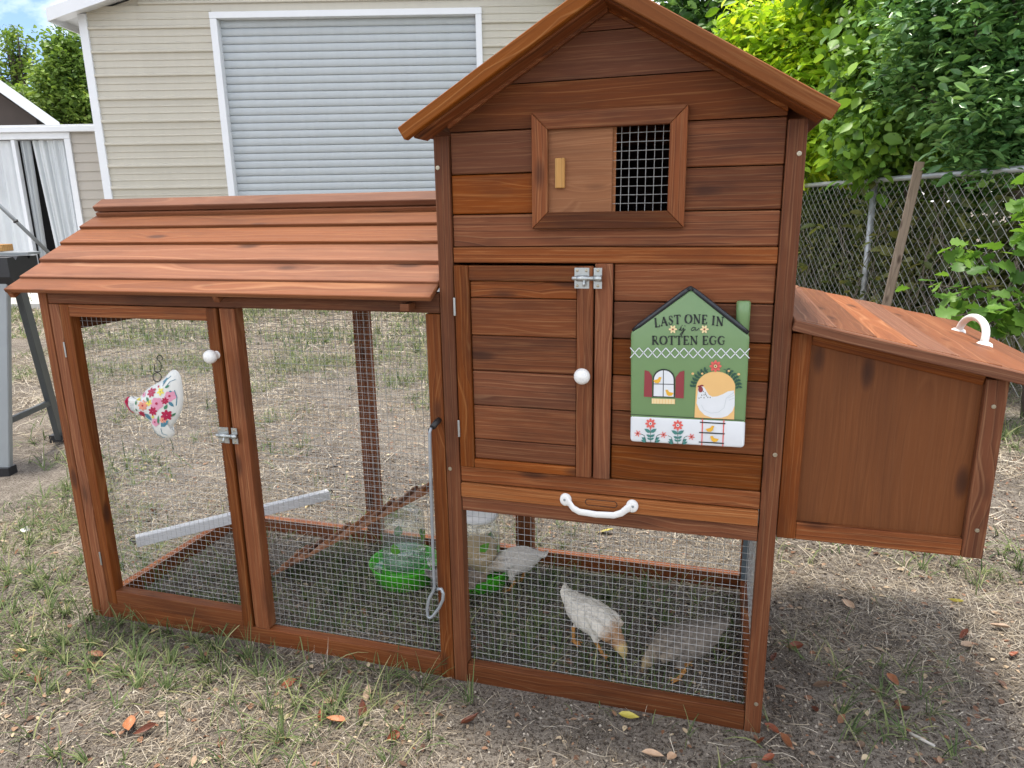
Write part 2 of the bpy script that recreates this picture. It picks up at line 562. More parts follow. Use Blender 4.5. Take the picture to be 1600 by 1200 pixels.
# roll-up door: one curved slat above another
sp = 0.1045
prof = [(0.104, 0.0), (0.085, 0.004), (0.078, 0.016), (0.0735, 0.044), (0.0745, 0.072), (0.080, 0.094), (0.086, 0.101), (0.104, 0.1045)]
mb = MB(); mb.add(*profile_strip(prof, -1.84, 1.84))
slat_me = mesh('slat', mb.v, mb.f)
slat_me.polygons.foreach_set('use_smooth', [True] * len(slat_me.polygons))
slat_me.materials.append(M['slat'])
door = box('roll_up_door', garage, -4.0, -0.41, 0.115, 0.135, 0.0, 3.90, 'slat', 'x')
for i in range(37):
    o = link('slat', slat_me, None, door)
    o.location = (0.0, -0.125, i * sp - 1.95)
# roof with white rake and eave fascia
for s in (-1, 1):
    ex = -2.235 + s * 3.93
    ez = 3.93 - 0.29 * 0.305
    p = [(ex, ez), (-2.235, 4.985)]
    mb = MB()
    V = [(x, y, z + d) for d in (0.05, 0.11) for (x, z) in p for y in (-0.26, 9.2)]
    mb.add(V, [(0, 1, 3, 2), (4, 6, 7, 5), (0, 4, 5, 1), (2, 3, 7, 6), (0, 2, 6, 4), (1, 5, 7, 3)])
    rf = mb.build('roof', 'galvroof', garage)
    mb = MB()
    V = [(x, y, z + d) for d in (-0.035, 0.125) for (x, z) in p for y in (-0.285, -0.262)]
    mb.add(V, [(0, 1, 3, 2), (4, 6, 7, 5), (0, 4, 5, 1), (2, 3, 7, 6), (0, 2, 6, 4), (1, 5, 7, 3)])
    mb.build('rake_fascia', 'trim', garage)
    mb = MB()
    V = [(x, y, z + d) for d in (0.02, 0.045) for (x, z) in p for y in (-0.262, 0.03)]
    mb.add(V, [(0, 1, 3, 2), (4, 6, 7, 5), (0, 4, 5, 1), (2, 3, 7, 6), (0, 2, 6, 4), (1, 5, 7, 3)])
    mb.build('soffit', 'trim', garage)
    a = (ex - 0.02 * (s > 0) , ex + 0.02 * (s < 0)) if s < 0 else (ex - 0.02, ex)
    box('eave_fascia', garage, min(a) - 0.022, max(a) - 0.02, -0.262, 9.2, ez - 0.04, ez + 0.12, 'trim', 'y', 0.002)

pad = MB()
pad.box(-9.5, 4.0, -0.85, 0.02, -0.1, 0.07)
pad.box(-9.5, -5.9, 0.02, 4.2, -0.1, 0.0695)
o = pad.build('concrete_pad', 'concrete', None, GAR, (0, 0, G_ROT))
tag(o, 'pale concrete pad in front of the garage', 'concrete', kind='structure')

# ------------------------------------------------------------------ low annex with curtained opening, left of the garage
annex = empty('annex', (GAR[0] - 1.3 * sin(G_ROT), GAR[1] + 1.3 * cos(G_ROT), 0.07), G_ROT,
              label='low beige annex with white framed curtained opening left of the garage', cat='shed')
zz, k = 0.0, 0
while zz < 2.48:
    h = min(0.145, 2.49 - zz)
    mb = MB()
    for (a, b) in ((-7.02, -5.2),):
        if zz < 2.36:
            mb.add([(a, -0.022, zz), (b, -0.022, zz), (b, -0.004, zz + h + 0.01), (a, -0.004, zz + h + 0.01), (a, 0.0, zz), (b, 0.0, zz)], [(0, 1, 2, 3), (0, 4, 5, 1)])
        else:
            mb.add([(-9.6, -0.022, zz), (b, -0.022, zz), (b, -0.004, zz + h + 0.01), (-9.6, -0.004, zz + h + 0.01), (-9.6, 0.0, zz), (b, 0.0, zz)], [(0, 1, 2, 3), (0, 4, 5, 1)])
    mb.build('siding_board', 'lap', annex)
    zz += h
box('wall', annex, -7.03, -5.2, 0.005, 0.1, 0, 2.49, 'lap', 'x')
box('fascia', annex, -9.6, -5.2, -0.12, 0.1, 2.492, 2.575, 'trim', 'x', 0.004)
box('roof', annex, -9.6, -5.2, -0.10, 3.0, 2.577, 2.60, 'galvroof', 'x', 0.004)
box('frame', annex, -7.12, -7.022, -0.05, 0.08, 0, 2.39, 'trim', 'z', 0.004)
box('frame', annex, -9.6, -7.022, -0.051, 0.08, 2.392, 2.49, 'trim', 'x', 0.004)
box('mullion', annex, -7.99, -7.93, -0.03, 0.06, 0, 2.39, 'trim', 'z', 0.004)
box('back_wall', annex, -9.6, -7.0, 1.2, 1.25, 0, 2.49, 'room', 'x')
def curtain(x0, x1, xb0, xb1, seed):
    r_ = random.Random(seed)
    nu, nv = 90, 10
    ph = [r_.uniform(0, 6) for _ in range(4)]
    V = []
    for j in range(nv + 1):
        v = j / nv
        for i in range(nu + 1):
            u = i / nu
            x = (x0 + (x1 - x0) * u) * (1 - v) + (xb0 + (xb1 - xb0) * u) * v
            y = 0.05 + 0.028 * sin(u * 34 + ph[0] + v * 0.8) + 0.018 * sin(u * 61 + ph[1]) + 0.02 * sin(u * 13 + ph[2] - v)
            V.append((x, y + 0.03, 2.38 * (1 - v) + 0.02 * v))
    F = [(j * (nu + 1) + i, j * (nu + 1) + i + 1, (j + 1) * (nu + 1) + i + 1, (j + 1) * (nu + 1) + i) for j in range(nv) for i in range(nu)]
    me = mesh('curtain', V, F, True)
    return link('curtain', me, 'cloth', annex)
curtain(-9.4, -7.98, -9.4, -8.02, 1)
curtain(-7.90, -7.76, -7.90, -7.80, 2)
curtain(-7.74, -7.11, -7.60, -7.11, 3)

# ------------------------------------------------------------------ dark brown gable house behind the annex
house = empty('brown_house', (-12.33, 10.25, 0), G_ROT + radians(44),
              label='dark brown gabled house with white rake board behind the annex', cat='house')
mb = MB()
hw, ez_, sl_ = 2.9, 2.95, 0.80
az_ = ez_ + hw * sl_
mb.add([(-2 * hw - 0.3, 0, 0), (-0.3, 0, 0), (-0.3, 0, ez_ - 0.05 + 0.24), (-hw - 0.1, 0, az_ - 0.05), (-2 * hw - 0.3, 0, ez_ - 0.2),
        (-2 * hw - 0.3, 6, 0), (-0.3, 6, 0), (-0.3, 6, ez_ - 0.05 + 0.24), (-hw - 0.1, 6, az_ - 0.05), (-2 * hw - 0.3, 6, ez_ - 0.2)],
       [(0, 1, 2, 3, 4), (1, 6, 7, 2), (6, 5, 9, 8, 7), (5, 0, 4, 9)])
mb.build('wall', 'brownwall', house)
for s in (1, -1):
    p = [(-hw, az_), (-hw + s * hw, ez_)]
    for nm, d0, d1, y0, y1, mt in (('roof', 0.0, 0.08, -0.35, 6.3, 'shingle'), ('rake_board', -0.14, 0.10, -0.40, -0.352, 'trim'), ('soffit', -0.04, -0.002, -0.352, -0.002, 'trim')):
        mb = MB()
        V = [(x, y, z + d) for d in (d0, d1) for (x, z) in p for y in (y0, y1)]
        mb.add(V, [(0, 1, 3, 2), (4, 6, 7, 5), (0, 4, 5, 1), (2, 3, 7, 6), (0, 2, 6, 4), (1, 5, 7, 3)])
        mb.build(nm, mt, house)

# ------------------------------------------------------------------ chain-link fence on the right
fence = empty('chain_link_fence', (1.81, 5.25, 0), 0, label='galvanised chain-link fence with top rail under the overgrown trees', cat='fence')
FD = Vector((0.359, -0.9333, 0)); FN = Vector((0.9333, 0.359, 0))
M['chain'] = plain('chain_link_wire', (0.30, 0.30, 0.28), 0.45, 0.25, 30, metallic=0.5)
M['fencepost'] = plain('galvanised_tube', (0.42, 0.44, 0.45), 0.45, 0.15, 20, metallic=0.5)
T0, T1, FH, DW = -4.5, 4.2, 1.385, 0.088
mb = MB()
nst = int((T1 - T0) / DW)
for i in range(nst):
    # each woven strand is one zigzag wire
    for sgn in (1, -1):
        a = T0 + (i + 0.5) * DW
        hgt = 0.0
        # diagonal run clipped to the fence height
        length = FH
        pts = []
        k = 8
        for j in range(k + 1):
            z = FH * j / k
            tpos = a + sgn * z
            if T0 - 0.01 <= tpos <= T1:
                pts.append(FD * tpos + Vector((0, 0, z + 0.02)) + FN * (0.004 * (-1) ** j + 0.012 * sin(tpos * 1.7 + z)))
        if len(pts) > 1:
            mb.tube(pts, 0.0018, 3, False)
for i in range(int(FH / DW)):
    for sgn in (1, -1):
        a = T0 if sgn > 0 else T1
        pts = []
        for j in range(7):
            z = (i + 0.5) * DW + (FH - (i + 0.5) * DW) * j / 6
            tpos = a + sgn * (z - (i + 0.5) * DW)
            pts.append(FD * tpos + Vector((0, 0, z + 0.02)) + FN * 0.003)
        mb.tube(pts, 0.0018, 3, False)
mb.build('wire_mesh', 'chain', fence)
mb = MB(); mb.tube([FD * T0 + Vector((0, 0, 1.415)), FD * T1 + Vector((0, 0, 1.425))], 0.021, 12)
mb.build('top_rail', 'fencepost', fence, smooth=True)
for tp in (-2.6, 0.0, 2.6):
    mb = MB(); mb.tube([FD * tp + FN * 0.035 + Vector((0, 0, -0.2)), FD * tp + FN * 0.035 + Vector((0, 0, 1.40))], 0.026, 12)
    p = mb.build('post', 'fencepost', fence, smooth=True)
    mb = MB(); mb.lathe([(0.0, 0.045), (0.02, 0.04), (0.03, 0.02), (0.031, 0.0), (0.026, -0.002)], 12, tuple(FD * tp + FN * 0.035 + Vector((0, 0, 1.40))))
    mb.build('cap', 'fencepost', p, smooth=True)
stake = beam('wooden_stake', None, (1.815, 4.48, -0.05), (1.985, 4.45, 1.52), 0.062, 0.03, (0, -1, 0.1), 'greywood', 0.002)
tag(stake, 'weathered grey wooden stake leaning in front of the chain-link fence', 'stake')

# ================================================================== the chicken coop
coop = empty('chicken_coop', (0, 0, 0), label='red-brown stained wooden chicken coop with wire run, gabled hen house and nest box', cat='chicken coop')
CELL = 0.0172
def jit(a):
    return random.uniform(-a, a)

def prism(name, parent, pts, y0, y1, mat='wood', b=0.0):
    """polygon in the x-z plane, thick along y, origin at its middle"""
    cx = sum(p[0] for p in pts) / len(pts); cz = sum(p[1] for p in pts) / len(pts); cy = (y0 + y1) / 2
    n = len(pts)
    V = [(x - cx, y0 - cy, z - cz) for x, z in pts] + [(x - cx, y1 - cy, z - cz) for x, z in pts]
    F = [tuple(range(n)), tuple(range(n, 2 * n))[::-1]] + [(i, n + i, n + (i + 1) % n, (i + 1) % n) for i in range(n)]
    me = mesh(name, V, F)
    bm = bmesh.new(); bm.from_mesh(me); bmesh.ops.recalc_face_normals(bm, faces=bm.faces)
    if b:
        bmesh.ops.bevel(bm, geom=[e for e in bm.edges], offset=b, segments=1, affect='EDGES')
    bm.to_mesh(me); bm.free()
    return link(name, me, mat, parent, (cx, cy, cz))

# ---- hen house frame
box('post', coop, 0.0012, 0.0372, -0.002, 0.035, -0.01, 1.385, 'wood', 'z')
box('post', coop, 0.7457, 0.7825, -0.002, 0.035, -0.01, 1.385, 'wood', 'z')
box('post', coop, -0.020, 0.043, 0.672, 0.706, -0.01, 1.385, 'wood', 'z')
box('post', coop, 0.7457, 0.7825, 0.672, 0.708, -0.01, 1.385, 'wood', 'z')
box('corner_strip', coop, 0.748, 0.768, 0.640, 0.658, -0.01, 0.485, 'greypost', 'z')
box('bottom_rail', coop, 0.0385, 0.7445, 0.000, 0.026, -0.012, 0.045)
box('bottom_rail', coop, 0.044, 0.7445, 0.672, 0.700, -0.012, 0.045)
box('bottom_rail', coop, 0.748, 0.780, 0.0365, 0.670, -0.012, 0.044, 'wood', 'y')
box('rail', coop, 0.0385, 0.7445, 0.001, 0.026, 0.4876, 0.5245)                 # above the wire
box('rail', coop, 0.0385, 0.7445, 0.001, 0.026, 0.5655, 0.6056)                 # above the tray
box('rail', coop, 0.0385, 0.7445, 0.001, 0.030, 1.1055, 1.1399)                 # between door and window
box('rail', coop, 0.044, 0.7445, 0.674, 0.700, 0.4876, 0.53)
# tray front and tray
tray = box('tray', coop, 0.0395, 0.7425, -0.006, 0.022, 0.5268, 0.5632, 'traywood')
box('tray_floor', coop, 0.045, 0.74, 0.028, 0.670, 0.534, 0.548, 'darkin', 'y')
# house walls: planks
def plank(z0, z1, x0, x1, y=0.006, th=0.014):
    o = box('plank', coop, x0, x1, y, y + th, z0 + 0.0012, z1 - 0.0012, 'wood', 'x', 0.0022)
    o.location.y += jit(0.0008); o.rotation_euler = (jit(0.006), jit(0.0006), jit(0.0012))
    return o
pz = [0.6056 + 0.08332 * i for i in range(7)]
for a, b in zip(pz[:-1], pz[1:]):
    plank(a, b, 0.411, 0.744)
plank(1.1399, 1.2135, 0.0385, 0.7445)
for a, b in ((1.2135, 1.3005), (1.3005, 1.3915)):
    plank(a, b, 0.0385, 0.262)
    plank(a, b, 0.525, 0.7445)
rk = lambda x: 1.401 + 0.588 * ((x if x < 0.391 else 0.782 - x) - 0.043) + 0.028
def gable_plank(z0, z1, x0, x1):
    z0 += 0.0012; z1 -= 0.0012
    xa = max(x0, 0.043 + (z0 - 1.429) / 0.588); xb = max(x0, 0.043 + (z1 - 1.429) / 0.588)
    L, R = [], []
    if xa >= x0 + 1e-6 or xb > x0:
        pts = [(xa, z0), (0.782 - xa, z0), (0.782 - xb, z1), (xb, z1)]
        if xa <= x0 and xb > x0:
            pts = [(x0, z0), (0.782 - x0, z0), (0.782 - x0, max(z0, 1.429 + 0.588 * (x0 - 0.043))), (0.782 - xb, z1), (xb, z1), (x0, max(z0, 1.429 + 0.588 * (x0 - 0.043)))]
    else:
        pts = [(x0, z0), (0.782 - x0, z0), (0.782 - x0, z1), (x0, z1)]
    o = prism('plank', coop, pts, 0.006 + jit(0.001), 0.02, 'wood')
gable_plank(1.3915, 1.4835, 0.0385, 0.7445)
gable_plank(1.4835, 1.5735, 0.0385, 0.7445)
gable_plank(1.5735, 1.625, 0.0385, 0.7445)
# side and back walls of planks
for i in range(9):
    z0 = 0.5 + i * 0.098; z1 = z0 + 0.097
    box('plank', coop, 0.004, 0.018, 0.036, 0.671, z0, z1, 'wood', 'y', 0.002)
    box('plank', coop, 0.766, 0.780, 0.036, 0.671, z0, z1, 'wood', 'y', 0.002)
    box('plank', coop, 0.044, 0.7445, 0.684, 0.698, z0, z1, 'wood', 'x', 0.002)
prism('plank', coop, [(0.0385, 1.382), (0.7445, 1.382), (0.7445, 1.405), (0.391, 1.61), (0.0385, 1.405)], 0.684, 0.698, 'wood')
box('light_block_board', coop, 0.02, 0.764, 0.664, 0.6705, 0.60, 1.40, 'darkin')  # added dark board stopping daylight through the back wall's plank gaps
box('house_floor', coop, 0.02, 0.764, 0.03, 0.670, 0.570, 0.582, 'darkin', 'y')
# rake boards in the gable
for s in (0, 1):
    a = (0.0385, rk(0.0385) - 0.028); b_ = (0.3905, rk(0.391) - 0.028)
    pts = [a, b_, (b_[0], b_[1] + 0.052), (a[0], a[1] + 0.052)]
    if s:
        pts = [(0.782 - x, z) for x, z in pts][::-1]
    prism('rake_board', coop, pts, -0.008, 0.005, 'wood', 0.001)
# house roof: lapped boards on each slope under a front trim
zt = lambda x: 1.401 + 0.585 * (x + 0.038)
sl = math.atan(0.585)
for s in (0, 1):
    def mx(x):
        return 0.782 - x if s else x
    nb = 6
    for i in range(nb):
        x0 = -0.034 + i * (0.425 / nb); x1 = x0 + 0.425 / nb + 0.006
        p = Vector((mx((x0 + x1) / 2), 0, zt((x0 + x1) / 2) - 0.014))
        o = link('roof_board', chamfer_box(0.83, 0.0715 / cos(sl) + 0.006, 0.014, 0.002, 'roofwood'), None, coop, (p.x, 0.349, p.z))
        R_ = Matrix.Rotation(-(sl - 0.05) if not s else (sl - 0.05), 3, 'Y') @ Matrix.Rotation(pi / 2, 3, 'Z')
        o.rotation_euler = R_.to_euler()
    up = Vector((-sin(sl), 0, cos(sl))) if not s else Vector((sin(sl), 0, cos(sl)))
    pA = Vector((mx(-0.038), -0.078, zt(-0.038) - 0.0175)); pB = Vector((mx(0.3895), -0.078, zt(0.3895) - 0.0175))
    beam('roof_trim', coop, pA, pB, 0.020, 0.030, up, 'traywood', 0.002)
    pA = Vector((mx(-0.02), -0.03, zt(-0.02) - 0.030)); pB = Vector((mx(0.3895), -0.03, zt(0.3895) - 0.030))
    beam('rafter', coop, pA, pB, 0.07, 0.016, up, 'wood', 0.002)
    pA = Vector((mx(-0.015), 0.70, zt(-0.015) - 0.034)); pB = Vector((mx(0.3895), 0.70, zt(0.3895) - 0.034))
    beam('rafter', coop, pA, pB, 0.05, 0.02, up, 'wood', 0.002)
    beam('ridge_cap', coop, (mx(0.3905), -0.07, zt(0.391) + 0.004), (mx(0.3905), 0.78, zt(0.391) + 0.004), 0.07, 0.012, up, 'roofwood', 0.002).location.x += (-0.03 if not s else 0.03)
for o in [o for o in coop.children if o.name.startswith('ridge_cap')]:
    o.location.z -= 0.018

# ---- sliding window
x0, x1, z0, z1, fw = 0.2304, 0.5557, 1.180, 1.422, 0.0355
def mpiece(name, pts, parent, rot=False):
    if not rot:
        return prism(name, parent, pts, -0.010, 0.005, 'wood', 0.0012)
    # vertical piece: build lying along x so that the grain runs up, then stand it up
    cx = sum(p[0] for p in pts) / 4; cz = sum(p[1] for p in pts) / 4
    o = prism(name, parent, [(z - cz, -(x - cx)) for x, z in pts], -0.010, 0.005, 'wood', 0.0012)
    o.location = (cx, -0.0025, cz); o.rotation_euler = (0, -pi / 2, 0)
    return o
wf = mpiece('window_frame', [(x0, z0), (x1, z0), (x1 - fw, z0 + fw), (x0 + fw, z0 + fw)], coop)
def under(o, par):
    """make o a sub-part of par, keeping its place"""
    bpy.context.view_layer.update()
    mw = o.matrix_world.copy()
    o.parent = par
    o.matrix_parent_inverse = par.matrix_world.inverted()
    o.matrix_world = mw
    return o
for pts, r_ in (([(x0 + fw, z1 - fw), (x1 - fw, z1 - fw), (x1, z1), (x0, z1)], False),
                ([(x0, z0 + 0.001), (x0 + fw - 0.0005, z0 + fw), (x0 + fw - 0.0005, z1 - fw), (x0, z1 - 0.001)], True),
                ([(x1 - fw + 0.0005, z0 + fw), (x1, z0 + 0.001), (x1, z1 - 0.001), (x1 - fw + 0.0005, z1 - fw)], True)):
    under(mpiece('frame_piece', pts, coop, r_), wf)
slide = box('sliding_panel', coop, 0.262, 0.4035, 0.0015, 0.0055, 1.214, 1.390, 'ply_light')
under(box('handle', coop, 0.2815, 0.3025, -0.0085, 0.0012, 1.266, 1.328, 'pine', 'z'), slide)
box('sliding_panel', coop, 0.28, 0.41, 0.0085, 0.0125, 1.214, 1.390, 'ply_light')['label'] = 'fixed plywood panel behind the sliding one'
wire_panel('wire_mesh', coop, (0.4035, 0.010, 1.2135), (1, 0, 0), (0, 0, 1), 7, 10, 0.0172, 0.0178, 0.0007)

# ---- hen house door
def plank_door():
    d0, d1, e0, e1 = 0.0433, 0.3674, 0.6099, 1.0998
    st = 0.0355
    door = box('house_door', coop, d0, d0 + st, -0.013, 0.004, e0, e1, 'wood', 'z')
    door['label'] = 'plank door of the hen house'
    kids = [box('stile', coop, d1 - st, d1, -0.0135, 0.004, e0, e1, 'wood', 'z'),
            box('top_rail', coop, d0 + st + 0.0006, d1 - st - 0.0006, -0.012, 0.004, e1 - 0.034, e1, 'wood'),
            box('bottom_rail', coop, d0 + st + 0.0006, d1 - st - 0.0006, -0.012, 0.004, e0, e0 + 0.022, 'wood')]
    zs = [e0 + 0.0225, 0.683, 0.768, 0.853, 0.938, 1.026, e1 - 0.0345]
    for a, b in zip(zs[:-1], zs[1:]):
        o = box('plank', coop, d0 + st + 0.001, d1 - st - 0.001, -0.006 + jit(0.0008), 0.0035, a + 0.0008, b - 0.0008, 'wood', 'x', 0.002)
        kids.append(o)
    mb = MB(); mb.lathe([(0.0, -0.040), (0.010, -0.039), (0.0165, -0.033), (0.0185, -0.025), (0.0165, -0.017), (0.010, -0.011), (0.008, -0.004), (0.011, 0.0)], 24)
    k = mb.build('knob', 'whitepl', coop, (0.3495, -0.0135, 0.859), (-pi / 2, 0, 0), True); kids.append(k)
    kids += slide_bolt((0.359, -0.0138, 1.0745))
    for z in (1.005, 0.708):
        kids.append(box('hinge', coop, 0.0405, 0.0455, -0.0165, -0.0132, z - 0.021, z + 0.021, 'zinc', 'z', 0.0006))
    for o in kids:
        under(o, door)
    return door

def slide_bolt(c, flip=1):
    """little zinc slide bolt: plate, barrel, bolt, thumb stud, keeper"""
    x, y, z = c
    out = []
    mb = MB()
    mb.box(x - 0.032, x + 0.0005, y - 0.0018, y, z - 0.0225, z + 0.0225)
    p = mb.build('bolt_plate', 'zinc', coop); out.append(p)
    mb = MB(); mb.box(x + 0.0105, x + 0.0285, y - 0.0018, y, z - 0.0225, z + 0.0225)
    out.append(mb.build('keeper_plate', 'zinc', coop))
    mb = MB()
    mb.tube([(x - 0.026, y - 0.006, z), (x - 0.002, y - 0.006, z)], 0.0068, 14)
    mb.tube([(x + 0.013, y - 0.006, z), (x + 0.0285, y - 0.006, z)], 0.0068, 14)
    out.append(mb.build('barrel', 'zinc', coop, smooth=True))
    mb = MB()
    mb.tube([(x - 0.037, y - 0.006, z), (x - 0.034, y - 0.006, z), (x + 0.024, y - 0.006, z)], [0.003, 0.0045, 0.0045], 12)
    mb.tube([(x - 0.009, y - 0.006, z), (x - 0.009, y - 0.013, z - 0.010), (x - 0.009, y - 0.014, z - 0.017)], [0.0028, 0.0026, 0.0032], 10)
    out.append(mb.build('bolt', 'zinc', coop, smooth=True))
    mb = MB()
    for (dx, dz) in ((-0.026, 0.0165), (-0.006, 0.0165), (-0.026, -0.0165), (0.0195, 0.0165), (0.0195, -0.0165)):
        mb.lathe([(0.0, 0.0018), (0.0018, 0.0016), (0.0032, 0.0006), (0.0034, 0.0)], 10)
        V = mb.v[-40:]
        mb.v[-40:] = [(x + dx + v[0], y - 0.0018 - v[2], z + dz + v[1]) for v in V]
    out.append(mb.build('screws', 'screw', coop))
    return out
plank_door()
box('door_post', coop, 0.3705, 0.4095, -0.004, 0.004, 0.6062, 1.1049, 'wood', 'z')

# ---- tray handle and finger slot
mb = MB()
P = [(0.3095, -0.009, 0.5455), (0.318, -0.016, 0.5425), (0.329, -0.028, 0.536), (0.345, -0.034, 0.5315), (0.3855, -0.036, 0.5300), (0.426, -0.034, 0.5315), (0.442, -0.028, 0.536), (0.453, -0.016, 0.5425), (0.4615, -0.009, 0.5455)]
# a flattened strap: taller than deep, widening into screw tabs
nsec = 14
RV = [0.0125, 0.0105, 0.0088, 0.0080, 0.0078, 0.0080, 0.0088, 0.0105, 0.0125]
V, F = [], []
for i, p in enumerate(P):
    d = (Vector(P[min(i + 1, 8)]) - Vector(P[max(i - 1, 0)])).normalized()
    vz = Vector((0, 0, 1)); vz = (vz - d * vz.dot(d)).normalized(); vd = d.cross(vz)
    for k in range(nsec):
        a = 2 * pi * k / nsec
        V.append(Vector(p) + vz * RV[i] * sin(a) + vd * 0.0042 * cos(a))
for i in range(8):
    for k in range(nsec):
        k2 = (k + 1) % nsec
        F.append((i * nsec + k, i * nsec + k2, (i + 1) * nsec + k2, (i + 1) * nsec + k))
mb.add(V, F)
for sx in (0.3065, 0.4645):
    o_ = len(mb.v)
    mb.lathe([(0.0, 0.0062), (0.011, 0.0060), (0.0135, 0.0045), (0.0142, 0.0)], 24)
    mb.v[o_:] = [(sx + v[0], -0.0062 - v[2], 0.5475 + v[1] * 1.12) for v in mb.v[o_:]]
h = mb.build('pull_handle', 'whitepl', coop, smooth=True); under(h, tray)
mb = MB()
for sx in (0.3045, 0.4665):
    o_ = len(mb.v); mb.lathe([(0.0, 0.001), (0.003, 0.0008), (0.0034, 0.0)], 10)
    mb.v[o_:] = [(sx + v[0], -0.0122 - v[2], 0.548 + v[1]) for v in mb.v[o_:]]
under(mb.build('screws', 'steelrod', coop), tray)
mb = MB()
ring_o, ring_i = [], []
for k in range(24):
    a = 2 * pi * k / 24
    cx = 0.3915 + (0.030 if cos(a) > 0 else -0.030)
    ring_o.append((cx + 0.0085 * cos(a), -0.0066, 0.5462 + 0.0085 * sin(a)))
    ring_i.append((cx + 0.0066 * cos(a), -0.0066, 0.5462 + 0.0066 * sin(a)))
mb.add(ring_o + ring_i, [(k, (k + 1) % 24, 24 + (k + 1) % 24, 24 + k) for k in range(24)])
under(mb.build('finger_slot', 'darkin', coop), tray)

# ---- wire under the hen house
wire_panel('wire_mesh', coop, (0.0375, 0.029, 0.030), (1, 0, 0), (0, 0, 1), 41, 27, 0.01725, 0.0172)
wire_panel('wire_mesh', coop, (0.043, 0.668, 0.030), (1, 0, 0), (0, 0, 1), 41, 27, 0.0171, 0.0172)
wire_panel('wire_mesh', coop, (0.766, 0.034, 0.030), (0, 1, 0), (0, 0, 1), 37, 27, 0.0172, 0.0172)

# ---- run frame
box('post', coop, -0.0375, -0.0008, -0.0012, 0.036, -0.01, 0.9845, 'wood', 'z')
box('post', coop, -1.2255, -1.1965, -0.003, 0.040, -0.01, 1.02, 'wood', 'z')
box('post', coop, -1.1955, -1.1585, -0.001, 0.036, -0.01, 0.985, 'wood', 'z')
box('post', coop, -1.2255, -1.190, 0.667, 0.703, -0.01, 1.02, 'wood', 'z')
box('post', coop, -0.607, -0.550, 0.667, 0.700, 0.0465, 0.985, 'wood', 'z')
box('jamb', coop, -0.622, -0.5755, -0.001, 0.036, 0.0465, 0.985, 'wood', 'z')
box('bottom_rail', coop, -1.1575, -0.0385, 0.0, 0.030, -0.012, 0.045)
box('top_rail', coop, -1.1955, -0.0008, 0.0005, 0.034, 0.9865, 1.034)
box('bottom_rail', coop, -1.189, -0.0205, 0.669, 0.700, -0.012, 0.045)
box('top_rail', coop, -1.189, -0.0205, 0.668, 0.700, 0.9865, 1.034)
box('bottom_rail', coop, -1.2245, -1.1905, 0.041, 0.666, -0.012, 0.045, 'wood', 'y')
box('top_rail', coop, -1.2245, -1.1905, 0.041, 0.666, 0.900, 0.99, 'wood', 'y')
for i, (z0, z1) in enumerate(((0.992, 1.065), (1.066, 1.14), (1.141, 1.215))):
    ya, yb = 0.345 - (1.232 - z0) / 0.577 + 0.02, 0.345 + (1.232 - z0) / 0.577 - 0.02
    yc, yd = 0.345 - (1.232 - z1) / 0.577 + 0.02, 0.345 + (1.232 - z1) / 0.577 - 0.02
    pts = [(max(ya, 0.042), z0), (min(yb, 0.665), z0), (min(yd, 0.665), z1), (max(yc, 0.042), z1)]
    o = prism('plank', coop, pts, 0, 0.012, 'wood')
    lx, lz = o.location.x, o.location.z
    o.location = (-1.205, lx, lz); o.rotation_euler = (0, 0, pi / 2)
wire_panel('wire_mesh', coop, (-0.576, 0.033, 0.030), (1, 0, 0), (0, 0, 1), 32, 56, 0.01685, 0.0172)
wire_panel('wire_mesh', coop, (-1.196, 0.664, 0.030), (1, 0, 0), (0, 0, 1), 69, 56, 0.0172, 0.0172)
wire_panel('wire_mesh', coop, (-1.192, 0.036, 0.030), (0, 1, 0), (0, 0, 1), 37, 54, 0.0172, 0.0172)

# ---- run door
def wire_door():
    q0, q1, r0, r1 = -1.1515, -0.6275, 0.0475, 0.985
    st = 0.031
    door = box('run_door', coop, q0, q0 + st, -0.006, 0.028, r0, r1, 'wood', 'z')
    door['label'] = 'wire mesh door of the run'
    kids = [box('stile', coop, q1 - st, q1, -0.0065, 0.028, r0, r1, 'wood', 'z'),
            box('top_rail', coop, q0 + st + 0.0005, q1 - st - 0.0005, -0.005, 0.027, r1 - 0.034, r1, 'wood'),
            box('bottom_rail', coop, q0 + st + 0.0005, q1 - st - 0.0005, -0.005, 0.027, r0, r0 + 0.046, 'wood'),
            wire_panel('wire_mesh', coop, (q0 + 0.018, 0.030, r0 + 0.02), (1, 0, 0), (0, 0, 1), 28, 53, 0.01743, 0.0170)]
    mb = MB(); mb.lathe([(0.0, -0.040), (0.010, -0.039), (0.0165, -0.033), (0.0185, -0.025), (0.0165, -0.017), (0.010, -0.011), (0.008, -0.004), (0.011, 0.0)], 24)
    kids.append(mb.build('knob', 'whitepl', coop, (-0.6405, -0.0065, 0.861), (-pi / 2, 0, 0), True))
    kids += slide_bolt((-0.631, -0.0068, 0.6375))
    for z in (0.855, 0.2):
        kids.append(box('hinge', coop, -1.157, -1.1518, -0.0085, -0.0062, z - 0.022, z + 0.022, 'zinc', 'z', 0.0006))
    for o in kids:
        under(o, door)
    bpy.context.view_layer.update()
    return door
wire_door()

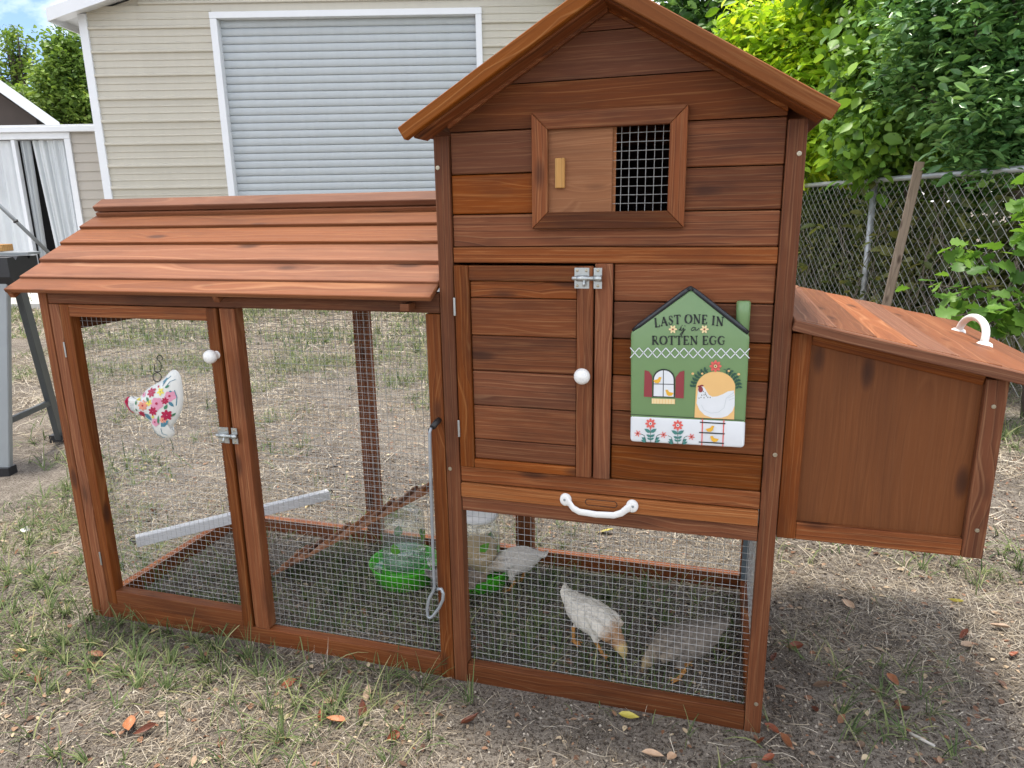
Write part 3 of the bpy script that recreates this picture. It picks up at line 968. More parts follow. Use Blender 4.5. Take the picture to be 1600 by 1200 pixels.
# ---- run roof: lapped boards, both slopes
ROOF = [(-0.047, 1.030), (0.006, 1.0605), (0.079, 1.1045), (0.157, 1.149), (0.236, 1.194), (0.303, 1.234), (0.345, 1.257)]
ang = atan2(0.577, 1)
for s in (0, 1):
    for i in range(6):
        (ya, za), (yb, zb_) = ROOF[i], ROOF[i + 1]
        L = sqrt((yb - ya) ** 2 + (zb_ - za) ** 2) + 0.014
        a = Vector((0, cos(ang - 0.10), sin(ang - 0.10)))
        p0 = Vector((0, ya, za))
        c = p0 + a * (L / 2) + Vector((0, sin(ang), -cos(ang))) * 0.006
        xl = -1.295 + jit(0.004); xr = -0.004
        o = link('roof_board', chamfer_box(round(xr - xl, 3), round(L, 3), 0.012, 0.0018, 'roofwood'), None, coop, ((xl + xr) / 2, c.y if not s else 0.69 - c.y, c.z))
        o.rotation_euler = ((ang - 0.10) if not s else -(ang - 0.10), 0, jit(0.0006))
    up = Vector((0, -sin(ang) if not s else sin(ang), cos(ang)))
    mir = lambda y: 0.69 - y if s else y
    for xx in (-1.285, -0.60):
        beam('rafter', coop, (xx, mir(-0.035), 1.012), (xx, mir(0.343), 1.012 + 0.378 * 0.577), 0.018, 0.02, up, 'wood')
    o = beam('ridge_cap', coop, (-1.297, mir(0.3215), 1.2585), (-0.004, mir(0.3215), 1.2585), 0.050, 0.018, up, 'roofwood', 0.002)
box('eave_block', coop, -0.085, -0.062, -0.040, -0.0005, 0.995, 1.012, 'roofwood')
box('ridge_pole', coop, -1.28, -0.004, 0.33, 0.36, 1.19, 1.232, 'wood')

# ---- nest box
lz = lambda x: 0.972 - 0.22 * (x - 0.782)
box('nest_stile', coop, 0.7865, 0.826, 0.028, 0.060, 0.4905, lz(0.83) - 0.002, 'wood', 'z')
box('nest_stile', coop, 1.156, 1.196, 0.028, 0.060, 0.4895, lz(1.20) - 0.002, 'wood', 'z')
box('nest_rail', coop, 0.8265, 1.1555, 0.030, 0.060, 0.4900, 0.530)
px0, px1 = 0.8262, 1.1558
cz = (0.530 + lz(px0)) / 2
pp = [(0.5302 - cz, -(px0 - 0.99)), (lz(px0) - 0.004 - cz, -(px0 - 0.99)), (lz(px1) - 0.004 - cz, -(px1 - 0.99)), (0.5302 - cz, -(px1 - 0.99))]
o = prism('nest_panel', coop, pp, 0, 0.008, 'ply')
lx, lzz = o.location.x, o.location.z
o.location = (0.99 - lzz, 0.048, cz + lx); o.rotation_euler = (0, -pi / 2, 0)
beam('nest_rail', coop, (0.8265, 0.042, lz(0.8265) - 0.014), (1.1555, 0.042, lz(1.1555) - 0.014), 0.012, 0.026, (0, 0, 1))
box('nest_side', coop, 1.182, 1.196, 0.061, 0.66, 0.492, lz(1.2) - 0.004, 'ply', 'y')
box('nest_floor', coop, 0.784, 1.181, 0.061, 0.66, 0.492, 0.504, 'ply', 'y')
prism('nest_panel', coop, [(0.784, 0.492), (1.196, 0.492), (1.196, lz(1.196) - 0.004), (0.784, lz(0.784) - 0.004)], 0.661, 0.672, 'ply')
lid = beam('lid', coop, (0.784, -0.006, lz(0.784) + 0.0115), (1.312, -0.006, lz(1.312) + 0.0115), 0.022, 0.023, (0, 0, 1), 'roofwood', 0.002)
lid['label'] = 'sloping board lid of the nest box'
la = math.atan(0.22)
nb = 7
for i in range(nb):
    xa = 0.785 + i * 0.528 / nb; xb = xa + 0.528 / nb + 0.008
    yb = 0.835 + jit(0.004)
    o = link('lid_board', chamfer_box(round(yb - 0.006, 3), round((xb - xa) / cos(la), 3), 0.010, 0.0015, 'roofwood'), None, coop, ((xa + xb) / 2, (yb + 0.006) / 2, lz((xa + xb) / 2) + 0.019))
    o.rotation_euler = (Matrix.Rotation(la - 0.035, 3, 'Y') @ Matrix.Rotation(pi / 2, 3, 'Z')).to_euler()
    under(o, lid)
mb = MB()
n_ = Vector((0.215, 0, 0.977))
for k in range(1):
    base = Vector((1.238, 0.43, lz(1.238) + 0.024))
    pts, rr = [], []
    for j in range(17):
        a = pi * j / 16
        pts.append(base + Vector((0, -0.095 * cos(a), 0)) + n_ * (0.050 * sin(a) ** 0.8))
        rr.append(0.0088)
    mb.tube(pts, rr, 14)
    for sy in (-1, 1):
        o_ = len(mb.v)
        mb.lathe([(0.0, 0.008), (0.011, 0.007), (0.017, 0.003), (0.019, -0.004)], 18, tuple(base + Vector((0, sy * 0.100, 0))))
under(mb.build('pull_handle', 'whitepl', coop, smooth=True), lid)

# ---- screws in the posts
def screw(x, y, z, r=0.005):
    mb = MB(); mb.lathe([(0.0, 0.0006), (r * 0.35, 0.0006), (r * 0.42, 0.0018), (r * 0.9, 0.0016), (r, 0.0)], 14)
    return mb.build('screw', 'screw', coop, (x, y, z), (pi / 2, 0, 0))
for x, z in ((0.0095, 1.317), (0.770, 1.320), (0.011, 0.597), (0.768, 0.697), (0.7685, 0.071)):
    screw(x, -0.002, z)
screw(1.174, 0.028, 0.823, 0.0045); screw(1.178, 0.028, 0.554, 0.0045)

# ---- pull rod for the ramp door
mb = MB()
mb.tube([(-0.014, 0.0, 0.722), (-0.016, -0.012, 0.719), (-0.019, -0.03, 0.712)], 0.0075, 12)
mb.tube([(-0.0205, -0.028, 0.714), (-0.024, -0.034, 0.708), (-0.026, -0.036, 0.700)], [0.0045, 0.005, 0.004], 10)
peg = mb.build('rod_peg', 'blackmetal', coop, smooth=True)
mb = MB()
mb.tube([(-0.022, -0.034, 0.712), (-0.0245, -0.037, 0.70), (-0.028, -0.038, 0.55), (-0.030, -0.038, 0.40), (-0.031, -0.038, 0.285), (-0.033, -0.038, 0.274), (-0.047, -0.038, 0.248), (-0.054, -0.038, 0.218),
         (-0.054, -0.038, 0.196), (-0.048, -0.038, 0.190), (-0.038, -0.038, 0.199), (-0.020, -0.038, 0.226), (-0.009, -0.038, 0.250), (-0.007, -0.038, 0.268), (-0.012, -0.037, 0.280), (-0.022, -0.034, 0.277), (-0.030, -0.030, 0.271)],
        0.0042, 10)
mb.build('pull_rod', 'steelrod', coop, smooth=True)

# ================================================================== ramp inside the run
ramp = empty('ramp', (-0.80, 0.405, 0.0), label='narrow cleated wooden ramp slanting up inside the run', cat='ramp')
ra, rb = Vector((-0.795 + 0.80, 0, 0.014)), Vector((-0.005 + 0.80, 0, 0.014 + 0.79 * 0.616))
rup = Vector((-0.524, 0, 0.851))
beam('board', ramp, ra, rb, 0.150, 0.010, rup, 'ply_light')  # lighter plywood colour stands in for sunlight on the ramp
for i in range(9):
    c = ra.lerp(rb, (i + 0.6) / 9) + rup * 0.0105
    beam('cleat', ramp, c + Vector((0, -0.0748, 0)), c + Vector((0, 0.0748, 0)), 0.018, 0.011, rup, 'ply_light')

# ================================================================== corner perch
M['pvc'] = plain('white_perch', (0.78, 0.79, 0.80), 0.4, 0.04, 8)
perch = empty('corner_perch', (-1.0, 0.4, 0.0), label='white square perch bar hooked across the back left corner of the run', cat='perch')
pa, pb = Vector((-1.178 + 1.0, 0.155 - 0.4, 0.178)), Vector((-0.762 + 1.0, 0.668 - 0.4, 0.178))
beam('bar', perch, pa, pb, 0.030, 0.036, (0, 0, 1), 'pvc', 0.002)
for p, d in ((pa, -1), (pb, 1)):
    dr = (pb - pa).normalized() * d
    mb = MB(); mb.tube([p + dr * 0.0, p + dr * 0.010, p + dr * 0.017 + Vector((0, 0, 0.007)), p + dr * 0.012 + Vector((0, 0, 0.014)), p + dr * 0.003 + Vector((0, 0, 0.012))], 0.0022, 8)
    mb.build('screw_eye', 'blackmetal', perch, smooth=True)

# ================================================================== house-shaped sign
def solid(name, col, rough=0.35):
    M[name] = plain(name, col, rough, 0.04, 40)
solid('sign_green', (0.165, 0.275, 0.120), 0.25); solid('sign_white', (0.74, 0.77, 0.80), 0.25); solid('sign_black', (0.018, 0.022, 0.028), 0.22)
solid('ink', (0.016, 0.024, 0.022)); solid('maroon', (0.27, 0.042, 0.05)); solid('peach', (0.80, 0.50, 0.20)); solid('coral', (0.74, 0.13, 0.11))
solid('teal', (0.06, 0.22, 0.20)); solid('yolk', (0.80, 0.44, 0.04)); solid('cream', (0.83, 0.66, 0.36)); solid('leafdark', (0.025, 0.085, 0.06)); solid('hengrey', (0.55, 0.60, 0.62))
SW, SH = 0.246, 0.249
sign = empty('house_sign', (0.4575, -0.004, 0.7100), 0, label='green house-shaped sign reading LAST ONE IN is a ROTTEN EGG', cat='sign')
sign.rotation_euler = (0.0, radians(-1.0), 0)
def zs(x, y):
    """drawing coordinates (units of the sign's artwork) to metres on the sign's face"""
    yb = 1100 + 0.060 * (x - 45); yt = 362 + 0.028 * (x - 45)
    u = (x - (50 - 10 * (y - 362) / 738)) / (785 - 12 * (y - 362) / 738)
    return (u * SW, (yb - y) / (yb - yt) * SH)
FRONT = -0.021
def rounded(pts, r=0.006, seg=3):
    out = []
    n = len(pts)
    for i in range(n):
        p, a, b = Vector(pts[i]), Vector(pts[i - 1]), Vector(pts[(i + 1) % n])
        da, db = (a - p), (b - p)
        rr = min(r, da.length * 0.45, db.length * 0.45)
        A, B = p + da.normalized() * rr, p + db.normalized() * rr
        for k in range(seg + 1):
            t = k / seg
            out.append(tuple(A * (1 - t) ** 2 + p * 2 * t * (1 - t) + B * t * t))
    return out
def pillow(name, pts, mat, parent, y0=0.0, y1=FRONT, rim=0.006):
    """flat body with a rounded front rim"""
    n = len(pts)
    ctr = [Vector(p) for p in pts]
    nor = []
    for i in range(n):
        d = (ctr[(i + 1) % n] - ctr[i - 1]).normalized()
        nor.append(Vector((-d.y, d.x)))
    rings = [(0, y0), (0, y1 + rim), (rim * 0.12, y1 + rim * 0.5), (rim * 0.42, y1 + rim * 0.14), (rim, y1)]
    V, F = [], []
    for ins, y in rings:
        for p, q in zip(ctr, nor):
            v = p + q * ins
            V.append((v.x, y, v.y))
    for k in range(len(rings) - 1):
        for i in range(n):
            j = (i + 1) % n
            F.append((k * n + i, k * n + j, (k + 1) * n + j, (k + 1) * n + i))
    F.append(tuple((len(rings) - 1) * n + i for i in range(n)))
    F.append(tuple(range(n))[::-1])
    me = mesh(name, V, F, True)
    o = link(name, me, mat, parent)
    return o
ztop = 0.352 - 0.006
wz = 0.0585                                    # top of the white base
body = pillow('body', rounded([(0.001, wz - 0.014), (SW - 0.001, wz - 0.014), (SW, SH - 0.004), (SW * 0.51, ztop - 0.004), (0.0, SH)], 0.006), 'sign_green', sign)
pillow('base', rounded([(0.0005, 0.0), (SW - 0.0005, 0.0), (SW - 0.0008, wz + 0.005), (0.0008, wz + 0.005)], 0.009, 5), 'sign_white', sign, 0.0002, FRONT - 0.0005, 0.006)
ap = (SW * 0.505, ztop)
def roofbar(a, b, name='roof_bar'):
    mb = MB()
    a, b = Vector((a[0], FRONT + 0.004, a[1])), Vector((b[0], FRONT + 0.004, b[1]))
    k = 8
    mb.tube([a.lerp(b, i / k) for i in range(k + 1)], [0.0035] + [0.0056] * (k - 1) + [0.004], 12)
    return mb.build(name, 'sign_black', sign, smooth=True)
roofbar((0.004, SH + 0.004), ap); roofbar(ap, (SW - 0.003, SH + 0.002))
mb = MB(); mb.tube([(SW - 0.0145, FRONT + 0.0165, SH - 0.02), (SW - 0.0145, FRONT + 0.0165, SH + 0.064), (SW - 0.0145, FRONT + 0.0165, SH + 0.0675)], [0.0135, 0.0145, 0.0125], 20)
mb.build('chimney', 'sign_green', sign, smooth=True)
mb = MB(); o_ = 0; mb.lathe([(0.0022, 0.0), (0.0022, 0.003), (0.0042, 0.003), (0.0046, 0.0)], 16); 
mb.build('eyelet', 'blackmetal', sign, (ap[0], FRONT - 0.002, ap[1] - 0.001), (pi / 2, 0, 0))
_layer = [0]
def art(name, polys, mat, lev=1):
    """flat print on the sign's face; polys in drawing coordinates"""
    mb = MB()
    for P in polys:
        pts = [zs(*p) for p in P]
        yy = FRONT - 0.0011 - 0.00025 * lev
        mb.add([(x, yy, z) for x, z in pts], [tuple(range(len(pts)))])
    o = mb.build(name, mat, sign)
    bm = bmesh.new(); bm.from_mesh(o.data)
    bmesh.ops.triangulate(bm, faces=bm.faces[:])
    for f in bm.faces:
        if f.normal.y > 0:
            f.normal_flip()
    bm.to_mesh(o.data); bm.free()
    return o
def strokes(lines, w):
    """polylines to ribbons"""
    out = []
    for L in lines:
        L = [Vector(p) for p in L]
        a, b = [], []
        for i, p in enumerate(L):
            d = (L[min(i + 1, len(L) - 1)] - L[max(i - 1, 0)]).normalized()
            n = Vector((-d.y, d.x)) * w / 2
            a.append(p + n); b.append(p - n)
        for i in range(len(L) - 1):
            out.append([tuple(a[i]), tuple(a[i + 1]), tuple(b[i + 1]), tuple(b[i])])
    return out
def ell(cx, cy, rx, ry, n=14, rot=0):
    return [(cx + rx * cos(2 * pi * k / n) * cos(rot) - ry * sin(2 * pi * k / n) * sin(rot), cy + rx * cos(2 * pi * k / n) * sin(rot) + ry * sin(2 * pi * k / n) * cos(rot)) for k in range(n)]
def petals(cx, cy, r, n, pr, a0=0.0, asp=0.55):
    return [ell(cx + r * cos(a0 + 2 * pi * k / n), cy + r * sin(a0 + 2 * pi * k / n), pr, pr * asp, 9, a0 + 2 * pi * k / n) for k in range(n)]
def leaf(x, y, L, w, a):
    c, s_ = cos(a), sin(a)
    return [(x + u * L * c - v * w * s_, y + u * L * s_ + v * w * c) for u, v in ((0, 0), (0.3, 0.5), (0.65, 0.42), (1, 0), (0.65, -0.42), (0.3, -0.5))]
arc = lambda cx, cy, r, a0, a1, n=10, ry=None: [(cx + r * cos(radians(a0 + (a1 - a0) * k / n)), cy + (ry or r) * sin(radians(a0 + (a1 - a0) * k / n))) for k in range(n + 1)]
# serif capitals drawn from strokes, unit height, y down
GL = {
    'L': (0.55, [[(0.12, 0), (0.12, 1)]], [[(0.12, 1), (0.52, 1)], [(0.52, 1), (0.52, 0.78)], [(0.0, 0), (0.24, 0)], [(0, 1), (0.2, 1)]]),
    'A': (0.80, [[(0.40, 0), (0.70, 1)]], [[(0.40, 0), (0.10, 1)], [(0.2, 0.66), (0.6, 0.66)], [(0.0, 1), (0.2, 1)], [(0.58, 1), (0.82, 1)]]),
    'S': (0.58, [[(0.12, 0.3), (0.28, 0.46), (0.42, 0.58), (0.46, 0.76)]], [[(0.46, 0.26), (0.42, 0.05), (0.26, 0), (0.12, 0.1), (0.12, 0.3)], [(0.46, 0.76), (0.38, 0.96), (0.24, 1), (0.10, 0.94), (0.06, 0.72)]]),
    'T': (0.70, [[(0.35, 0), (0.35, 1)]], [[(0.02, 0), (0.68, 0)], [(0.02, 0), (0.02, 0.22)], [(0.68, 0), (0.68, 0.22)], [(0.22, 1), (0.48, 1)]]),
    'O': (0.86, [arc(0.42, 0.5, 0.36, 120, 240, 10, 0.5), arc(0.42, 0.5, 0.36, -60, 60, 10, 0.5)], [arc(0.42, 0.5, 0.36, 240, 300, 6, 0.5), arc(0.42, 0.5, 0.36, 60, 120, 6, 0.5)]),
    'N': (0.84, [[(0.12, 0), (0.68, 1)]], [[(0.14, 0), (0.14, 1)], [(0.68, 0), (0.68, 1)], [(0.0, 0), (0.2, 0)], [(0.02, 1), (0.28, 1)], [(0.56, 0), (0.82, 0)]]),
    'E': (0.64, [[(0.14, 0), (0.14, 1)]], [[(0.02, 0), (0.54, 0)], [(0.54, 0), (0.54, 0.2)], [(0.14, 0.48), (0.42, 0.48)], [(0.42, 0.38), (0.42, 0.6)], [(0.02, 1), (0.56, 1)], [(0.56, 1), (0.56, 0.78)]]),
    'I': (0.38, [[(0.18, 0), (0.18, 1)]], [[(0.04, 0), (0.32, 0)], [(0.04, 1), (0.32, 1)]]),
    'R': (0.74, [[(0.14, 0), (0.14, 1)], [(0.32, 0.5), (0.64, 1)]], [[(0.02, 0), (0.34, 0), (0.5, 0.08), (0.52, 0.26), (0.48, 0.44), (0.34, 0.5), (0.14, 0.5)], [(0.02, 1), (0.28, 1)], [(0.56, 1), (0.76, 1)]]),
    'G': (0.78, [arc(0.40, 0.5, 0.34, 110, 250, 10, 0.5)], [arc(0.40, 0.5, 0.34, 250, 325, 6, 0.5), arc(0.40, 0.5, 0.34, 110, 50, 5, 0.5), [(0.62, 0.56), (0.62, 0.92)], [(0.46, 0.56), (0.74, 0.56)]]),
}
def text_line(txt, x0, x1, base, h, rise=0.0, slope=0.03):
    tot = sum(GL[c][0] + 0.10 if c != ' ' else 0.36 for c in txt)
    sc_ = (x1 - x0) / tot
    polys = []
    x = 0
    for c in txt:
        if c == ' ':
            x += 0.36; continue
        w, thick, thin = GL[c]
        mid = (x + w / 2) / tot
        yb = base - rise * (1 - (2 * mid - 1) ** 2) + slope * (x1 - x0) * mid
        tilt = rise * 4 * (2 * mid - 1) / (x1 - x0) * 0.5
        def tr(p):
            ux = (x + p[0]) * sc_; uy = (p[1] - 1) * h
            return (x0 + ux - uy * tilt, yb + uy + (p[0] - w / 2) * sc_ * tilt)
        polys += strokes([[tr(p) for p in L] for L in thick], 0.21 * h)
        polys += strokes([[tr(p) for p in L] for L in thin], 0.10 * h)
        x += w + 0.10
    return polys
art('lettering', text_line('LAST ONE IN', 218, 672, 330, 56, 24, 0.005), 'ink', 2)
art('lettering', text_line('ROTTEN EGG', 196, 686, 440, 54, 0, 0.016), 'ink', 2)
art('lettering', strokes([[(376, 352), (388, 340), (392, 326), (388, 352), (396, 354), (408, 336)], [(398, 322), (399, 317)], [(408, 336), (408, 356), (404, 366), (392, 384), (384, 380), (396, 366), (420, 345)], [(416, 326), (417, 320)],
     [(486, 336), (470, 333), (458, 346), (462, 356), (476, 350), (488, 334), (486, 352), (496, 352), (510, 338)]], 6), 'ink', 2)
for fx, fy in ((337, 344), (544, 347)):
    art('daisy', petals(fx, fy, 15, 6, 13), 'cream', 2); art('daisy_centre', [ell(fx, fy, 6, 6)], 'maroon', 3)
lat = []
for k in range(13):
    x = 48 + 60.5 * k
    y = 492 + 0.018 * k * 60
    lat += [[(x, y - 32), (x + 60, y + 34)], [(x, y + 34), (x + 60, y - 30)]]
art('lattice_band', strokes(lat, 6), 'sign_white', 2)
art('shutter', [[(146, 610), (176, 618), (196, 650), (196, 792), (140, 788)]], 'maroon', 1)
art('shutter', [[(414, 616), (384, 624), (356, 660), (354, 798), (410, 802)]], 'maroon', 1)
wa = [(200, 790)] + [(202, 690)] + arc(276, 672, 74, 180, 360, 12, 70) + [(350, 796)]
art('window_border', [wa], 'ink', 2)
wb = [(207, 784)] + [(209, 690)] + arc(276, 674, 66, 180, 360, 12, 62) + [(343, 790)]
art('window_pane', [wb], 'sign_white', 3)
art('window_bars', strokes([[(274, 610), (272, 788)], [(206, 702), (345, 706)]], 5), 'ink', 4)
def chick_print(x, y, f):
    return [[(x - 28 * f, y - 4), (x - 12 * f, y - 8), (x + 4 * f, y - 12), (x + 12 * f, y - 26), (x + 24 * f, y - 26), (x + 30 * f, y - 20), (x + 24 * f, y - 12), (x + 20 * f, y + 6), (x + 6 * f, y + 16), (x - 14 * f, y + 14)]]
art('chick_print', chick_print(232, 682, 1), 'yolk', 5); art('chick_print', chick_print(316, 768, -1), 'yolk', 5)
art('planter', [[(194, 800), (352, 806), (352, 840), (194, 836)]], 'cream', 1)
art('planter_slats', strokes([[(208 + 20 * k, 802 + 0.6 * k), (208 + 20 * k, 836 + 0.5 * k)] for k in range(8)], 3), 'peach', 2)
arch = [(482, 936), (492, 720)] + arc(620, 735, 128, 180, 360, 16, 112) + [(746, 720), (742, 946)]
art('arch', [arch], 'peach', 1)
hen = [(505, 735), (512, 722), (530, 718), (548, 730), (560, 752), (576, 778), (600, 792), (632, 788), (664, 776), (700, 756), (738, 750), (744, 790), (744, 850), (730, 890), (700, 920), (660, 934), (600, 934), (550, 916), (515, 880), (496, 835), (500, 790)]
art('hen_print', [hen], 'sign_white', 2)
art('hen_lines', strokes([[(528, 846), (545, 880), (590, 902), (640, 896), (676, 866), (690, 800), (740, 762)], [(700, 800), (740, 782)], [(706, 815), (742, 800)]], 3.5), 'hengrey', 3)
art('hen_comb', [ell(522, 742, 16, 20), ell(514, 722, 12, 7), ell(530, 716, 12, 6)], 'maroon', 3)
art('hen_specks', [ell(*p, 3, 5, 6) for p in ((540, 755), (552, 765), (545, 778), (560, 785), (530, 780), (525, 795), (545, 798), (570, 795), (556, 775), (512, 800), (585, 796))], 'ink', 3)
gar = arc(620, 735, 150, 185, 355, 18, 135)
gl = []
for i, p in enumerate(gar):
    if 7 <= i <= 11:
        continue
    ta = radians(185 + 170 * i / 18)
    gl += [leaf(p[0], p[1], 26, 15, ta + 0.5), leaf(p[0], p[1], 26, 15, ta + pi - 0.5)]
art('garland', gl[:len(gl) // 2] + strokes([gar[:8]], 4), 'leafdark', 3); art('garland', gl[len(gl) // 2:] + strokes([gar[11:]], 4), 'leafdark', 3)
art('garland_flower', petals(618, 588, 22, 8, 18), 'coral', 4); art('garland_flower', [ell(618, 588, 11, 11)], 'cream', 5)
art('garland_flower', [ell(618, 588, 5, 5)], 'ink', 6)
art('garland_buds', [ell(470, 636, 9, 8), ell(768, 642, 9, 8), ell(532, 636, 8, 7), ell(704, 620, 8, 7)], 'peach', 4)
art('base_line', strokes([[(44, 908), (806, 952)]], 4), 'ink', 3)
for fx, fy in ((185, 972), (371, 984)):
    st = fy + 132
    art('flower_stem', strokes([[(fx, fy + 20), (fx, st)], [(fx - 66, fy + 72), (fx - 44, fy + 82), (fx - 30, st)], [(fx + 66, fy + 74), (fx + 44, fy + 84), (fx + 30, st)]], 3.5), 'leafdark', 3)
    art('flower_leaves', [leaf(fx, fy + 62, 50, 24, pi + 0.55), leaf(fx, fy + 62, 50, 24, -0.55), leaf(fx, fy + 92, 34, 18, pi + 0.5), leaf(fx, fy + 92, 34, 18, -0.5), leaf(fx, fy + 112, 28, 14, pi + .5), leaf(fx, fy + 112, 28, 14, -.5),
        leaf(fx - 32, fy + 112, 34, 18, pi + 0.5), leaf(fx + 32, fy + 112, 34, 18, -0.5), leaf(fx - 30, fy + 128, 40, 18, pi + 0.4), leaf(fx + 30, fy + 130, 40, 18, -0.4)], 'teal', 3)
    art('flower_print', petals(fx, fy, 22, 8, 15), 'coral', 4); art('flower_print', [ell(fx, fy, 11, 11)], 'sign_white', 5); art('flower_print', [ell(fx, fy, 5, 5)], 'ink', 6)
for fx, fy in ((96, 1040), (274, 1050), (463, 1064)):
    art('small_flower_print', strokes([[(fx - 22 * cos(a), fy - 22 * sin(a)), (fx + 22 * cos(a), fy + 22 * sin(a))] for a in (0.2, 1.25, 2.3)], 6), 'coral', 4)
art('ladder_print', strokes([[(536, 940), (532, 1122)], [(676, 948), (670, 1130)]], 7), 'coral', 3)
art('ladder_rungs', strokes([[(518, 964), (686, 974)], [(514, 1034), (682, 1044)], [(512, 1100), (678, 1110)]], 8), 'ink', 4)
art('chick_print', chick_print(584, 1014, 1), 'yolk', 5); art('chick_print', chick_print(616, 1084, -1), 'yolk', 5)

# ================================================================== hanging hen ornament
M['ceramic'] = plain('glazed_ceramic', (0.72, 0.73, 0.70), 0.18, 0.05, 30)
solid('magenta', (0.42, 0.012, 0.07)); solid('pinkf', (0.70, 0.30, 0.42)); solid('salmon', (0.75, 0.30, 0.20)); solid('lemon', (0.78, 0.66, 0.10)); solid('steelblue', (0.07, 0.22, 0.30)); solid('grassgreen', (0.06, 0.22, 0.12))
orn = empty('hen_ornament', (-0.853, 0.012, 0.80), 0, label='white ceramic hen with painted flowers hanging on the run door', cat='ornament')
# outline in drawing units of the ornament; scale from its hanging ring
oz = lambda x, y: ((x - 445) * 0.000285 - (y - 330) * 0.0000427, -(y - 330) * 0.000248 + (x - 445) * 0.0000133)
outl = [(180, 640), (140, 612), (100, 622), (75, 665), (88, 730), (120, 780), (160, 800), (200, 825), (260, 840), (320, 880), (370, 920), (395, 980), (420, 1040), (470, 1085), (530, 1112), (600, 1110), (650, 1075), (655, 1020), (620, 990), (640, 950),
        (690, 880), (735, 780), (755, 660), (750, 540), (730, 420), (700, 335), (650, 298), (600, 312), (545, 375), (480, 430), (400, 475), (320, 525), (260, 590), (215, 630)]
oc = (520, 700)
def dense(P, k=3):
    out = []
    n = len(P)
    for i in range(n):
        p0, p1, p2, p3 = [Vector(P[(i + j - 1) % n]) for j in range(4)]
        for q in range(k):
            t = q / k
            out.append(tuple(0.5 * ((2 * p1) + (-p0 + p2) * t + (2 * p0 - 5 * p1 + 4 * p2 - p3) * t * t + (-p0 + 3 * p1 - 3 * p2 + p3) * t ** 3)))
    return out
od = dense(outl)
oang = np.array([atan2(y - oc[1], x - oc[0]) for x, y in od]); orad = np.array([math.hypot(x - oc[0], y - oc[1]) for x, y in od])
srt = np.argsort(oang)
def ofrac(x, y):
    a = atan2(y - oc[1], x - oc[0])
    R_ = np.interp(a, oang[srt], orad[srt], period=2 * pi)
    return min(0.999, math.hypot(x - oc[0], y - oc[1]) / R_)
odepth = lambda f: -0.020 * (1 - f ** 2.6) ** 0.6
mb = MB()
fr = [1.0, 0.97, 0.92, 0.84, 0.72, 0.55, 0.35, 0.15]
n = len(od)
for side in (1, -1):
    V, F = [], []
    for f in fr:
        for x, y in od:
            X_, Z_ = oz(oc[0] + (x - oc[0]) * f, oc[1] + (y - oc[1]) * f)
            V.append((X_, side * odepth(f) * (1 if side > 0 else 0.25) - 0.006, Z_))
    for k in range(len(fr) - 1):
        for i in range(n):
            j = (i + 1) % n
            q = (k * n + i, k * n + j, (k + 1) * n + j, (k + 1) * n + i)
            F.append(q if side > 0 else q[::-1])
    F.append(tuple((len(fr) - 1) * n + i for i in range(n)))
    mb.add(V, F)
mb.build('body', 'ceramic', orn, smooth=True)
def paint(name, polys, mat, lev=1):
    mb = MB()
    for P in polys:
        cxp = sum(p[0] for p in P) / len(P); cyp = sum(p[1] for p in P) / len(P)
        V = []
        for (x, y) in [(cxp, cyp)] + list(P):
            X_, Z_ = oz(x, y)
            V.append((X_, odepth(ofrac(x, y)) - 0.006 - 0.0006 - 0.0003 * lev, Z_))
        k = len(P)
        mb.add(V, [(0, 1 + i, 1 + (i + 1) % k) for i in range(k)])
    return mb.build(name, mat, orn)
def blob(x, y, r, k=14, am=0.12):
    return [(x + r * (1 + am * sin(5 * a_)) * cos(a_), y + r * (1 + am * sin(5 * a_)) * sin(a_)) for a_ in [2 * pi * q / k for q in range(k)]]
for x, y, r in ((420, 550, 54), (455, 765, 54), (615, 810, 64), (300, 810, 44), (600, 640, 42), (500, 480, 14), (460, 515, 16)):
    paint('flower', petals(x, y, r * 0.55, 7, r * 0.5, x), 'magenta', 2)
for x, y, r in ((505, 675, 72), (650, 588, 58), (478, 898, 48), (315, 580, 26)):
    paint('flower', [blob(x, y, r, 20)], 'pinkf', 1); paint('flower_centre', [blob(x - 4, y - 4, r * 0.22)], 'magenta', 3)
for x, y, r in ((328, 700, 62), (575, 868, 38)):
    paint('flower', petals(x, y, r * 0.55, 8, r * 0.5), 'salmon', 1); paint('flower_centre', [blob(x, y, r * 0.18)], 'magenta', 3)
for x, y, r in ((540, 535, 46), (405, 665, 40), (258, 640, 26), (450, 835, 22)):
    paint('flower', petals(x, y, r * 0.5, 5, r * 0.55, 0.3), 'lemon', 1); paint('flower_centre', [blob(x, y, r * 0.16)], 'grassgreen', 3)
paint('leaf', [leaf(340, 800, 120, 55, 0.75), leaf(545, 950, 110, 60, -0.75), leaf(640, 650, 80, 34, 0.9), leaf(560, 450, 90, 22, -1.1), leaf(545, 430, 100, 18, -0.6), leaf(640, 530, 30, 20, 0.2)], 'steelblue', 2)
paint('leaf', [leaf(590, 740, 70, 36, -1.0), leaf(365, 600, 70, 30, 1.0), leaf(515, 920, 110, 26, -1.5), leaf(235, 700, 60, 24, -1.5), leaf(590, 490, 60, 28, -0.5), leaf(660, 830, 60, 24, -0.8), leaf(230, 740, 44, 20, 1.2)], 'grassgreen', 2)
paint('comb', [[(70, 690), (85, 650), (108, 638), (116, 670), (104, 700), (96, 735), (82, 740)], [(88, 738), (112, 735), (128, 752), (118, 775), (140, 792), (162, 808), (150, 812), (118, 790)]], 'magenta', 2)
mb = MB()
cb = [(112, 622), (92, 634), (76, 652), (66, 676), (74, 700), (86, 722), (98, 742), (116, 764), (128, 786)]
